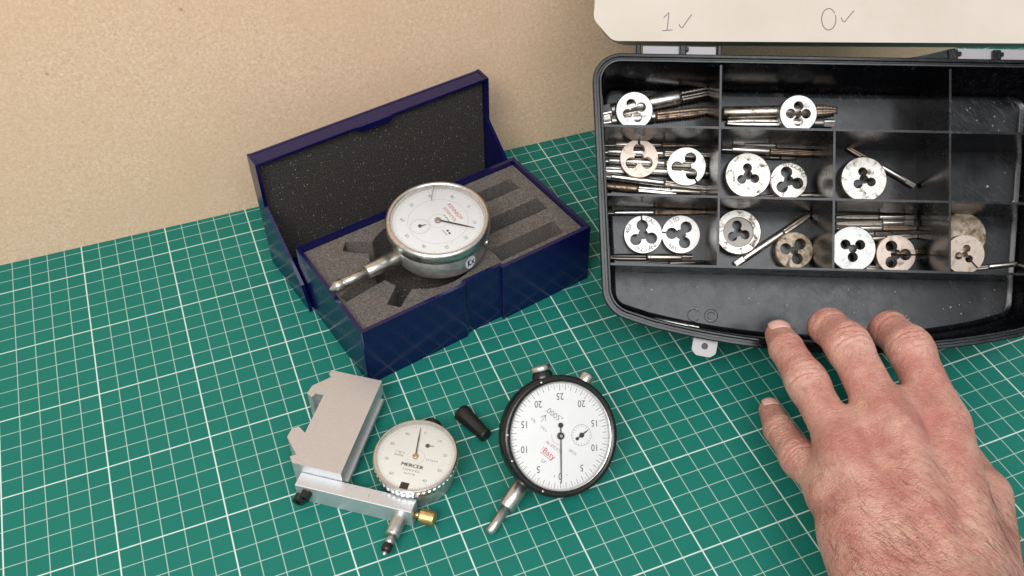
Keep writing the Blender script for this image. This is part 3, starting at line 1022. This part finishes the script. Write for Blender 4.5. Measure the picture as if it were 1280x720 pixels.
# white dust and swarf on the floor of the box
mb = MB()
r2 = random.Random(11)
for i in range(95):
    if i < 55:
        x, v = r2.uniform(-10.5, 10), r2.uniform(-10.2, -7.6)
        if v < -10.9 + 0.0126*x*x + 0.7:
            continue
    elif i < 80:
        x, v = r2.uniform(6.2, 10.6), r2.uniform(0.3, 3.0)
    else:
        x, v = r2.uniform(6.2, 11), r2.uniform(-6.8, -0.4)
    s = r2.uniform(0.025, 0.06) * (1.6 if r2.random() < 0.12 else 1)
    a = r2.uniform(0, 6.3)
    e = r2.uniform(0.4, 1.6)
    p = [(x + s*e*cos(a), v + s*e*sin(a), FLOOR + 0.012), (x + s*cos(a + 2), v + s*sin(a + 2), FLOOR + 0.012), (x + s*0.7*cos(a + 4), v + s*0.7*sin(a + 4), FLOOR + 0.012), (x, v, FLOOR + 0.012 + s*0.8)]
    mb.add(p, [(0, 1, 3), (1, 2, 3), (2, 0, 3), (2, 1, 0)])
d = mb.build('dust', 'dust', M=TRAY)
d['kind'] = 'stuff'
d['label'] = 'white specks of dust and swarf on the black box floor'
d['category'] = 'dust'


# ------------------------------------------------------------------ round threading dies
def die_outline(R, lobes, r0, rl, d, rot, slit=None, nl=14):
    """outer polygon and hole polygon(s); a slit joins one lobe to the rim"""
    phi = math.acos((d*d + r0*r0 - rl*rl) / (2*d*r0))
    hole = []
    marks = []
    for k in range(lobes):
        a = rot + 2*pi*k/lobes
        ix, iy = r0*cos(phi), r0*sin(phi)
        g0 = atan2(-iy, ix - d)          # on the lobe, at the -phi side
        g1 = atan2(iy, ix - d)
        if g0 > 0:
            g0 -= 2*pi
        if g1 < g0:
            g1 += 2*pi
        for i in range(nl + 1):
            t = g0 + (g1 - g0)*i/nl
            x, y = d + rl*cos(t), rl*sin(t)
            hole.append((x*cos(a) - y*sin(a), x*sin(a) + y*cos(a)))
            marks.append((k, t))
        a_end = a + phi
        a_nxt = rot + 2*pi*(k+1)/lobes - phi
        for i in range(1, 4):
            q = a_end + (a_nxt - a_end)*i/4
            hole.append((r0*cos(q), r0*sin(q)))
            marks.append((k, None))
    if slit is None:
        return circle(R, 56), [hole]
    # slit through lobe 0, width w
    w = slit
    dth = math.asin(w/2/R)
    outer = [(R*cos(rot + dth + (2*pi - 2*dth)*i/56), R*sin(rot + dth + (2*pi - 2*dth)*i/56)) for i in range(57)]
    tl = math.asin(w/2/rl)
    idx = [i for i, (k, t) in enumerate(marks) if k == 0 and t is not None]
    lower = [i for i in idx if marks[i][1] < -tl]
    upper = [i for i in idx if marks[i][1] > tl]
    x = d + rl*cos(tl)
    pin = (x*cos(rot) - (w/2)*sin(rot), x*sin(rot) + (w/2)*cos(rot))
    pout = (x*cos(rot) + (w/2)*sin(rot), x*sin(rot) - (w/2)*cos(rot))
    seq = hole[upper[0]:] + hole[:lower[-1] + 1]         # anticlockwise from slit edge + round to slit edge -
    path = outer + [pout] + list(reversed(seq)) + [pin]
    return path, []


def place_die(x, v, n, R, mat, lobes, rot, label, slit=None, tilt=(0, 0), thick=0.62, sizes=(0.27, 0.31, 0.48), letters=(), collet=False):
    M = TRAY @ T(x, v, n) @ RX(tilt[0]) @ RY(tilt[1])
    r0, rl, d = [s*R for s in sizes]
    t = thing('threading_die', label, 'die', M, 'round threading dies in the box')
    if collet:
        MB().prism(circle(R, 56), -thick, 0.0, [circle(R*0.66, 48)], side_smooth=True, chamfer=0.05).build('collet', mat, t)
        o, h = die_outline(R*0.64, lobes, r0*0.62, rl*0.62, d*0.62, radians(rot), slit)
        MB().prism(o, -thick, -0.07, h).build('body', 'die_dark', t)
    else:
        o, h = die_outline(R, lobes, r0, rl, d, radians(rot), slit) if lobes else (circle(R, 56), [])
        MB().prism(o, -thick, 0.0, h, chamfer=0.0 if slit else 0.05).build('body', mat, t, bevel=0.03 if slit else 0.0)
    if letters:
        mb = MB()
        for s, a_mid, inward in letters:
            rr = R*0.83
            m = len(s)
            for i, ch in enumerate(s):
                da = (i - (m-1)/2) * 0.2 / R * 1.15
                a = radians(a_mid) + (da if inward else -da)
                put_text(mb, ch, 0.33, rr*cos(a), rr*sin(a), a + (pi/2 if inward else -pi/2), 0.01)
        printed(mb.build('lettering', 'ink', t))
    return t


place_die(-9.896, 1.579, -3.200, 1.030, 'die_bright', 4, 27, 'bright four-hole die leaning on two taps in the top left compartment', tilt=(0.12, 0.05), sizes=(0.2, 0.26, 0.4))
place_die(-0.996, 1.633, -3.450, 1.030, 'die_bright', 4, 90, 'bright four-hole die on the taps in the wide top compartment', tilt=(0.1, 0), sizes=(0.2, 0.26, 0.4))
place_die(-9.564, -1.016, -3.400, 1.030, 'die_tan', 3, 92, 'tan split die on a heap of taps, left in its compartment', slit=0.12, tilt=(0.05, 0.04))
place_die(-6.987, -1.382, -3.500, 1.030, 'die_bright', 3, -55, 'bright white split die on the heap of taps, right of the tan die', slit=0.1, tilt=(0.06, -0.06))
place_die(-3.590, -1.734, -3.830, 1.250, 'die_speckled', 3, 95, 'large speckled die beside a smaller one under two long taps', sizes=(0.2, 0.2, 0.33), thick=0.7)
place_die(-1.371, -1.987, -3.870, 1.030, 'die_speckled', 3, -15, 'smaller stamped die to the right of the large speckled die', letters=[('ENGLAND', 60, False)])
place_die(2.666, -1.818, -3.830, 1.250, 'die_speckled', 3, 100, 'large pale die alone below a slanting thin tap', sizes=(0.2, 0.2, 0.33), thick=0.7)
place_die(-9.217, -5.115, -3.890, 1.030, 'die_bright', 3, 97, 'bright split die stamped round its rim, left of a matching pair', slit=0.09, letters=[('CAL', 62, False), ('ENGLAND', 285, True), ('4BA', 160, False)])
place_die(-7.172, -5.065, -3.890, 1.030, 'die_bright', 3, 175, 'bright split die stamped STD, right of a matching pair', slit=0.09, letters=[('STD', 117, False), ('ABE', 240, True)])
place_die(-4.064, -4.866, -3.830, 1.250, 'die_speckled', 3, 100, 'small dark die held in a rust-stained steel collet ring', collet=True, thick=0.7, sizes=(0.3, 0.34, 0.5))
place_die(-1.020, -5.792, -3.890, 1.030, 'die_rusty', 3, 50, 'brown rust-stained die below a slanting tap', sizes=(0.22, 0.3, 0.46))
place_die(1.997, -5.669, -3.500, 1.250, 'die_bright', 3, 30, 'large bright white die lying on a row of taps', sizes=(0.18, 0.22, 0.36), thick=0.7)
place_die(4.308, -5.910, -3.550, 1.030, 'die_tan', 3, 0, 'tan split die to the right of the large bright white die', slit=0.09)
place_die(7.974, -4.752, -3.830, 1.250, 'die_rusty', 0, 60, 'plain brown disc half hidden under a small tan die', thick=0.7)
place_die(7.844, -5.846, -3.300, 1.030, 'die_tan', 3, -45, 'small tan split die lying on a plain brown disc', slit=0.08, tilt=(0.1, 0.0), sizes=(0.16, 0.2, 0.32), thick=0.5)



# ------------------------------------------------------------------ thread taps
def place_tap(p0, p1, dia, mat, thread_mat, label, thread=0.45, square=True, taper=0.35):
    """p0 drive end, p1 threaded tip; both in box coordinates"""
    a, b = TRAY @ Vector(p0), TRAY @ Vector(p1)
    L = (b - a).length
    t = thing('thread_tap', label, 'tap', along(a, b) @ RZ(0.4), 'thread taps in the box')
    R = dia/2
    s = min(0.55, L*0.12) if square else 0.0
    if square:
        w = R*0.74
        MB().prism(round_poly([(-w, -w, w*0.25), (w, -w, w*0.25), (w, w, w*0.25), (-w, w, w*0.25)], 2), 0.0, s).build('square_drive', mat, t, bevel=0.02)
    zt = L*(1 - thread)
    MB().lathe([(R*0.82, s + 0.001), (R*0.92, s + 0.06), (R*0.92, zt - 0.12), (R*0.8, zt)], 18).build('shank', mat, t)
    mb = MB()
    pitch = max(0.11, dia*0.24)
    prof = [(R*0.7, zt)]
    z = zt + 0.02
    while z < L - 0.04:
        u = (L - z) / max(L*taper*thread, 0.01)
        k = min(1.0, 0.55 + 0.45*u)
        prof += [(R*0.78*k, z), (R*1.0*k, z + pitch*0.5)]
        z += pitch
    prof.append((R*0.45, L))
    mb.lathe(prof, 24, wob=lambda q, r, z: -r*0.5*max(0.0, cos(3*q))**2.5)
    mb.build('threaded_end', thread_mat, t)
    return t


place_tap((-11.676, 1.635, -4.130), (-5.441, 3.009, -4.130), 0.89, 'tap_bright', 'tap_dark', 'thick tap slanting up behind the bright die in the top left compartment', thread=0.3)
place_tap((-11.658, 1.124, -4.250), (-5.536, 1.916, -4.250), 0.66, 'tap_bright', 'tap_rusty', 'brown threaded tap below the thick slanting one in the top left compartment', thread=0.5)
place_tap((-4.969, 1.783, -4.210), (1.278, 2.037, -4.210), 0.75, 'tap_worn', 'tap_rusty', 'longer tap with brown pointed end in the wide top compartment', thread=0.22, square=False, taper=0.6)
place_tap((1.133, 1.339, -4.290), (-4.727, 1.269, -4.290), 0.52, 'tap_bright', 'tap_bright', 'lower bright tap resting on the partition in the wide top compartment', thread=0.5)
place_tap((-11.402, -0.108, -4.350), (-5.621, 0.055, -4.350), 0.41, 'tap_worn', 'tap_rusty', 'topmost tap of the heap, its far end brown', thread=0.45)
place_tap((-11.795, -0.484, -4.310), (-5.661, -0.580, -4.310), 0.50, 'tap_bright', 'tap_worn', 'second tap from the top of the heap, with bright square end', thread=0.4)
place_tap((-11.738, -0.972, -4.330), (-5.560, -1.154, -4.330), 0.48, 'tap_bright', 'tap_worn', 'third tap of the heap, with chipped square end, passing under both dies', thread=0.4)
place_tap((-5.691, -1.610, -4.290), (-11.728, -1.472, -4.290), 0.52, 'tap_bright', 'tap_bright', 'fourth tap of the heap, with bright rounded end at the left', thread=0.35, square=False)
place_tap((-11.601, -1.878, -4.000), (-5.531, -2.483, -4.100), 0.43, 'tap_bright', 'tap_worn', 'long thin tap lying slantwise across the bottom of the heap', thread=0.42)
place_tap((-11.661, -2.403, -4.330), (-7.378, -2.710, -4.330), 0.48, 'tap_rusty', 'tap_bright', 'brown stained tap at the bottom left of the heap', thread=0.5, square=False)
place_tap((-5.620, -2.667, -4.350), (-9.140, -2.523, -4.350), 0.39, 'tap_worn', 'tap_bright', 'short tap at the bottom right of the heap', thread=0.4)
place_tap((-4.367, 0.356, -3.550), (0.075, 0.313, -3.550), 0.36, 'tap_dark', 'tap_dark', 'dark reflection in the partition, modelled as a tap, above two brighter ones', thread=0.5)  # stands in for a tap's reflection in the partition, built as solid geometry
place_tap((-4.379, 0.038, -3.930), (0.267, -0.088, -3.930), 0.46, 'tap_bright', 'tap_dark', 'upper of two long taps above the large speckled die', thread=0.5)
place_tap((-4.964, -0.208, -4.310), (0.371, -0.365, -4.310), 0.48, 'tap_bright', 'tap_rusty', 'lower of two long taps above the large speckled die', thread=0.5)
place_tap((-2.523, -0.625, -4.430), (-0.860, -0.634, -4.430), 0.23, 'tap_dark', 'tap_dark', 'very thin dark tap just above the smaller stamped die', thread=0.5)
place_tap((1.067, -2.600, -4.390), (-2.809, -2.820, -4.390), 0.34, 'tap_worn', 'tap_dark', 'thin dark tap lying along the partition below two dies', thread=0.5)
place_tap((5.554, -2.020, -4.350), (1.727, 0.116, -4.350), 0.34, 'tap_bright', 'tap_rusty', 'thin tap slanting down to the right above the large pale die', thread=0.4)
place_tap((-11.359, -3.909, -4.370), (-5.774, -3.735, -4.370), 0.34, 'tap_bright', 'tap_rusty', 'thin half brown tap above the pair of bright stamped dies', thread=0.5)
place_tap((-6.480, -6.281, -4.330), (-11.261, -6.356, -4.330), 0.43, 'tap_worn', 'tap_dark', 'dark threaded tap below the pair of bright stamped dies', thread=0.48)
place_tap((-5.852, -6.523, -4.410), (-9.005, -6.691, -4.410), 0.27, 'tap_dark', 'tap_dark', 'thin dark tap squeezed between a thicker tap and the partition', thread=0.4)
place_tap((-4.126, -6.622, -4.290), (-0.121, -3.747, -4.290), 0.46, 'tap_bright', 'tap_worn', 'tap slanting up to the right between the collet and the brown die', thread=0.35)
place_tap((5.533, -3.735, -4.390), (1.339, -3.833, -4.390), 0.32, 'tap_bright', 'tap_worn', 'topmost tap of the row under the large white die', thread=0.55)
place_tap((5.484, -4.047, -4.370), (1.336, -4.188, -4.370), 0.34, 'tap_bright', 'tap_worn', 'second tap from the top of the row under the large white die', thread=0.6)
place_tap((1.339, -4.453, -4.370), (5.701, -4.349, -4.370), 0.34, 'tap_bright', 'tap_rusty', 'third tap of the row, its right end brown', thread=0.42)
place_tap((1.997, -4.744, -4.390), (4.416, -4.686, -4.390), 0.30, 'tap_worn', 'tap_dark', 'fourth tap of the row, short and mostly under the white die', thread=0.4)
place_tap((1.988, -5.101, -4.350), (5.739, -4.790, -4.350), 0.41, 'tap_worn', 'tap_worn', 'fifth tap of the row, just above the tan split die', thread=0.45)
place_tap((2.641, -5.788, -4.350), (6.515, -5.605, -4.350), 0.36, 'tap_worn', 'tap_rusty', 'brown tap poking out to the right of the tan split die', thread=0.5)
place_tap((1.394, -6.478, -4.350), (3.984, -6.632, -4.350), 0.39, 'tap_bright', 'tap_worn', 'lowest tap of the row, below the large white die', thread=0.4)
place_tap((11.282, -6.138, -4.390), (8.376, -6.517, -4.390), 0.32, 'tap_bright', 'tap_worn', 'thin tap poking out to the right of the small tan die', thread=0.4)
place_tap((-6.194, -10.161, -3.450), (-10.548, -9.459, -3.450), 0.36, 'tap_bright', 'tap_dark', 'thin tap lying in the front left corner of the long front compartment', thread=0.45)



# ------------------------------------------------------------------ the hand: one continuous surface grown from a distance field
def surface_net(F, lo, h):
    """F: field on a grid; returns vertices and quads of its zero surface"""
    ins = F < 0
    nx, ny, nz_ = F.shape
    cnt = np.zeros((nx-1, ny-1, nz_-1), np.int8)
    for i in (0, 1):
        for j in (0, 1):
            for k in (0, 1):
                cnt += ins[i:nx-1+i, j:ny-1+j, k:nz_-1+k]
    act = (cnt > 0) & (cnt < 8)
    idx = -np.ones(act.shape, np.int64)
    cells = np.argwhere(act)
    idx[act] = np.arange(len(cells))
    acc = np.zeros((len(cells), 3)); num = np.zeros(len(cells))
    cor = [(i, j, k) for i in (0, 1) for j in (0, 1) for k in (0, 1)]
    for a in cor:
        for b in cor:
            if sum(abs(p - q) for p, q in zip(a, b)) == 1 and a < b:
                fa = F[cells[:, 0]+a[0], cells[:, 1]+a[1], cells[:, 2]+a[2]]
                fb = F[cells[:, 0]+b[0], cells[:, 1]+b[1], cells[:, 2]+b[2]]
                m = (fa < 0) != (fb < 0)
                t = fa[m] / (fa[m] - fb[m])
                pa, pb = np.array(a, float), np.array(b, float)
                acc[m] += pa + t[:, None]*(pb - pa)
                num[m] += 1
    verts = (cells + acc/num[:, None])*h + np.array(lo)
    quads = []
    for ax in range(3):
        s0 = [slice(None)]*3; s1 = [slice(None)]*3
        s0[ax] = slice(0, -1); s1[ax] = slice(1, None)
        A, B = ins[tuple(s0)], ins[tuple(s1)]
        e = np.argwhere(A != B)
        o1, o2 = [(1, 2), (2, 0), (0, 1)][ax]
        ok = (e[:, o1] >= 1) & (e[:, o2] >= 1) & (e[:, o1] < F.shape[o1]-1) & (e[:, o2] < F.shape[o2]-1)
        e = e[ok]
        inside_first = A[e[:, 0], e[:, 1], e[:, 2]]
        def cell(d1, d2):
            q = e.copy(); q[:, o1] -= d1; q[:, o2] -= d2
            return idx[q[:, 0], q[:, 1], q[:, 2]]
        q = np.stack([cell(1, 1), cell(0, 1), cell(0, 0), cell(1, 0)], 1)
        q[~inside_first] = q[~inside_first][:, ::-1]
        quads.append(q)
    return verts, np.concatenate(quads)


J = {
    'index_mcp': (40.862, -30.748, 5.300),
    'index_pip': (41.749, -27.152, 6.000),
    'index_dip': (42.177, -25.300, 5.300),
    'index_tip': (42.468, -24.729, 4.500),
    'middle_mcp': (38.071, -30.692, 5.900),
    'middle_pip': (39.062, -25.993, 6.200),
    'middle_dip': (39.400, -24.210, 5.500),
    'middle_tip': (39.808, -23.464, 4.600),
    'ring_mcp': (35.799, -30.846, 5.400),
    'ring_pip': (36.683, -26.583, 5.200),
    'ring_dip': (37.136, -24.226, 4.900),
    'ring_tip': (37.566, -23.041, 4.500),
    'pinky_mcp': (34.782, -31.815, 4.400),
    'pinky_pip': (35.017, -29.166, 3.400),
    'pinky_dip': (35.516, -26.907, 2.600),
    'pinky_tip': (36.103, -25.383, 2.000),
    'index_base': (36.589, -37.769, 5.600),
    'middle_base': (35.102, -37.944, 6.000),
    'ring_base': (34.061, -37.532, 5.700),
    'pinky_base': (33.489, -36.723, 5.000),
    'thumb_base': (37.853, -37.185, 4.400),
    'thumb_mcp': (41.208, -33.849, 3.400),
    'thumb_ip': (42.533, -30.472, 2.400),
    'thumb_tip': (43.494, -27.651, 2.000),
    'wrist': (34.355, -39.638, 5.600),
    'forearm': (33.074, -45.402, 7.500),
}
J = {k: np.array(v) for k, v in J.items()}
FING = {'index': (1.07, 1.05, 0.93, 0.78), 'middle': (1.05, 1.04, 0.95, 0.8), 'ring': (0.97, 0.96, 0.85, 0.69), 'pinky': (0.95, 0.86, 0.75, 0.57)}
UPV = np.array([-0.2, -0.45, 0.87])
parts_ = []          # one list of tapered segments (a, b, ra, rb, blend) for each finger, then the palm
for f, (r0, r1, r2_, r3) in FING.items():
    m, p, d_, t = (J[f + '_' + s] for s in ('mcp', 'pip', 'dip', 'tip'))
    parts_.append([(m, p, r0, r1*0.93, 0.25), (p, d_, r1*0.96, r2_*0.95, 0.2), (d_, t, r2_*0.97, r3, 0.2),
                   (p - (p-m)*0.08, p + (d_-p)*0.12, r1*0.99, r1*0.98, 0.25)])
palm = []
for f, rm, rb in (('index', 1.24, 1.45), ('middle', 1.24, 1.55), ('ring', 1.18, 1.5), ('pinky', 1.12, 1.5)):
    a_, b_ = J[f + '_mcp'], J[f + '_base']
    palm.append((a_ + (b_ - a_)*0.06, b_, rm, rb, 0.7))
    palm.append((a_ + UPV*0.45 + (b_-a_)*0.04, a_ + UPV*0.5 + (b_-a_)*0.14, 0.86, 0.7, 0.5))
    palm.append((a_ + UPV*0.9, b_ + UPV*1.15, 0.36, 0.3, 0.5))
for f, g_, u in (('index', 'middle', 0.3), ('middle', 'ring', 0.25), ('ring', 'pinky', 0.12)):       # webs
    palm.append((J[f + '_mcp'] + (J[f + '_pip'] - J[f + '_mcp'])*u*0.45 - UPV*0.05, J[g_ + '_mcp'] + (J[g_ + '_pip'] - J[g_ + '_mcp'])*u*0.45 - UPV*0.05, 0.95, 0.95, 0.7))
    palm.append((J[f + '_mcp'] + (J[f + '_pip'] - J[f + '_mcp'])*u - UPV*0.3, J[g_ + '_mcp'] + (J[g_ + '_pip'] - J[g_ + '_mcp'])*u - UPV*0.3, 0.78, 0.78, 0.6))
palm.append((J['thumb_base'], J['thumb_mcp'], 1.7, 1.3, 0.8))
palm.append((J['thumb_mcp'], J['thumb_ip'], 1.2, 1.05, 0.3))
palm.append((J['thumb_ip'], J['thumb_tip'], 1.05, 0.8, 0.2))
palm.append((J['wrist'], J['forearm'], 2.6, 3.4, 1.2))
palm.append((J['pinky_base'], J['pinky_mcp']*0.55 + J['pinky_base']*0.45, 1.55, 1.3, 0.9))
parts_.append(palm)
allp = np.array([q for l in parts_ for p in l for q in p[:2]])
H = 0.07
lo = allp.min(0) - 2.2; hi = allp.max(0) + 2.2
hi[2] = min(hi[2], 12.0)
lo[1] = max(lo[1], -46.0)          # forearm is cut well outside the picture
dims = np.ceil((hi - lo)/H).astype(int) + 1
axs = [lo[i] + H*np.arange(dims[i]) for i in range(3)]


def grow(F, segs):
    for a, b, ra, rb, kb in segs:
        mr = max(ra, rb) + 1.6
        bl = np.minimum(a, b) - mr; bh = np.maximum(a, b) + mr
        sl = tuple(slice(max(0, int((bl[i]-lo[i])/H)), max(0, min(dims[i], int((bh[i]-lo[i])/H) + 1))) for i in range(3))
        if any(s.stop <= s.start for s in sl):
            continue
        X_, Y_, Z_ = np.meshgrid(*[axs[i][sl[i]].astype(np.float32) for i in range(3)], indexing='ij', sparse=True)
        ab = (b - a).astype(np.float32); L2 = np.float32(max(float(ab @ ab), 1e-6))
        px, py, pz = X_ - np.float32(a[0]), Y_ - np.float32(a[1]), Z_ - np.float32(a[2])
        t = np.clip((px*ab[0] + py*ab[1] + pz*ab[2])/L2, 0, 1)
        dd = np.sqrt((px - t*ab[0])**2 + (py - t*ab[1])**2 + (pz - t*ab[2])**2) - (np.float32(ra) + t*np.float32(rb - ra))
        f0 = F[sl]
        hh = np.clip(0.5 + 0.5*(f0 - dd)/np.float32(kb), 0, 1)
        F[sl] = f0*(1 - hh) + dd*hh - np.float32(kb)*hh*(1 - hh)
    return F


F = np.full(dims, 3.0, np.float32)
for l in parts_[:-1]:
    G = grow(np.full(dims, 3.0, np.float32), l)
    np.minimum(F, G, out=F)
G = grow(np.full(dims, 3.0, np.float32), parts_[-1])
kb = np.float32(0.38)
hh = np.clip(0.5 + 0.5*(F - G)/kb, 0, 1)
F = F*(1 - hh) + G*hh - kb*hh*(1 - hh)
del G, hh
# creases across the finger joints
rs = np.random.RandomState(4)
for f in FING:
    for s, (pv, nx_) in {'pip': ('mcp', 'dip'), 'dip': ('pip', 'tip')}.items():
        c0 = J[f + '_' + s]
        axd = J[f + '_' + nx_] - J[f + '_' + pv]; axd = axd/np.linalg.norm(axd)
        mr = 1.9
        sl = tuple(slice(max(0, int((c0[i]-mr-lo[i])/H)), min(dims[i], int((c0[i]+mr-lo[i])/H) + 1)) for i in range(3))
        X_, Y_, Z_ = np.meshgrid(*[axs[i][sl[i]] for i in range(3)], indexing='ij')
        rel = np.stack([X_ - c0[0], Y_ - c0[1], Z_ - c0[2]], -1)
        u = rel @ axd
        w = rel @ np.cross(axd, UPV)
        up_ = rel @ UPV
        ph = rs.uniform(0, 6)
        amp = (0.13 if s == 'pip' else 0.08)
        lines_ = [rs.uniform(-0.05, 0.05)] + [sg*(k*rs.uniform(0.2, 0.27)) + rs.uniform(-0.04, 0.04) for k in range(1, 4) for sg in (-1, 1)]
        groove = np.zeros_like(u)
        for ln in lines_:
            ph, fr, cv = rs.uniform(0, 6), rs.uniform(1.5, 3.5), rs.uniform(-0.1, 0.1)
            uu = u - ln + 0.06*np.sin(w*fr + ph) - cv*w*w + 0.03*np.sin(w*7 + ph*2)
            wl = np.exp(-((w - rs.uniform(-0.4, 0.4))/rs.uniform(0.45, 0.9))**4)
            groove = np.maximum(groove, rs.uniform(0.35, 1.0)*np.exp(-(uu/0.06)**2)*wl)
        env = np.exp(-(u/0.75)**4) * np.clip(up_*1.3, 0, 1)
        F[sl] += (amp*env*groove).astype(np.float32)
vs, qs = surface_net(F, lo, H)
del F
# keep the one connected surface
lab = np.arange(len(vs))
while True:
    mn = lab[qs].min(1)
    new = lab.copy()
    for k in range(4):
        np.minimum.at(new, qs[:, k], mn)
    new = new[new]
    if (new == lab).all():
        break
    lab = new
big = np.bincount(lab).argmax()
keep = lab == big
remap = np.cumsum(keep) - 1
qs = remap[qs[keep[qs[:, 0]]]]
vs = vs[keep]
me = bpy.data.meshes.new('hand')
me.from_pydata([tuple(v) for v in vs], [], [tuple(int(i) for i in q) for q in qs])
me.polygons.foreach_set('use_smooth', [True]*len(me.polygons))
me.materials.append(MT['skin'])
me.update()
hand = obj('hand', me)
hand['label'] = 'bare left hand with hairy back, fingers resting on the rim of the black box'
hand['category'] = 'hand'
smo = hand.modifiers.new('smooth', 'SMOOTH'); smo.factor = 0.4; smo.iterations = 1

# nails of the ring and little fingers
for f, wd, ln in (('ring', 0.53, 0.58), ('pinky', 0.42, 0.46)):
    d_, t = J[f + '_dip'], J[f + '_tip']
    ax = Vector(t - d_).normalized()
    nrm = Vector(UPV) - ax*ax.dot(Vector(UPV)); nrm.normalize()
    ax = (ax - nrm*ax.dot(nrm)).normalized()
    r = FING[f][3]
    cpos = Vector(t) + nrm*(r*1.0 + 0.075) + ax*(r*0.12)
    mb = MB()
    n = 12
    v = []
    for i in range(n + 1):
        for j in range(n + 1):
            a_, b_ = -1 + 2*i/n, -1 + 2*j/n
            x, y = a_*sqrt(1 - b_*b_*0.3)*wd, b_*sqrt(1 - a_*a_*0.3)*ln
            v.append((x, y, -x*x/(2*r)*1.15 - max(0, y + 0.1)**2/(2*r)*0.8 - (0.03 if max(abs(a_), abs(b_)) > 0.95 else 0)))
    fc = [(i*(n+1)+j, (i+1)*(n+1)+j, (i+1)*(n+1)+j+1, i*(n+1)+j+1) for i in range(n) for j in range(n)]
    mb.add(v, fc, True)
    mb.build('nail', 'nail', hand, M=frame(cpos, ax.cross(nrm), ax, nrm))

# fine dark hairs over the back of the hand
nrmv = np.zeros_like(vs)
qa = np.cross(vs[qs[:, 1]] - vs[qs[:, 0]], vs[qs[:, 2]] - vs[qs[:, 0]])
for k in range(4):
    np.add.at(nrmv, qs[:, k], qa)
nrmv /= np.maximum(np.linalg.norm(nrmv, axis=1), 1e-9)[:, None]
wr = (J['index_base'] + J['pinky_base'])/2
kn_ = (J['index_mcp'] + J['pinky_mcp'])/2
fw = (wr - kn_); Lh = np.linalg.norm(fw); fw = fw/Lh
sd_ = np.cross(UPV, fw); sd_ /= np.linalg.norm(sd_)
rel = vs - kn_
s_ = rel @ fw / Lh
q_ = rel @ sd_
dens = np.clip((s_ - 0.12)*1.5, 0, 1) * (s_ < 1.6) * (nrmv @ UPV > 0.15)
dens = dens * (0.35 + 0.65*(np.sin(q_*1.7 + s_*5) * 0.5 + 0.5))
pick = rs.choice(len(vs), 900, replace=False, p=dens/dens.sum())
mb = MB()
for i in pick:
    p, nn = vs[i], nrmv[i]
    sgn = 1.0
    di = sd_*0.6 + fw*0.7 + rs.normal(0, 0.22, 3)
    di = di - nn*(di @ nn); di /= np.linalg.norm(di)
    L = rs.uniform(0.4, 1.3)
    pts = [p - nn*0.03]
    for k in range(1, 5):
        u = k/4
        pts.append(p + di*L*u + nn*(0.05*sin(u*2.4) + 0.005) + rs.normal(0, 0.012, 3))
    mb.tube(pts, [0.0048, 0.0048, 0.0042, 0.0035, 0.0015], 3)
hr = mb.build('hair', 'hair', hand)
hr['kind'] = 'stuff'
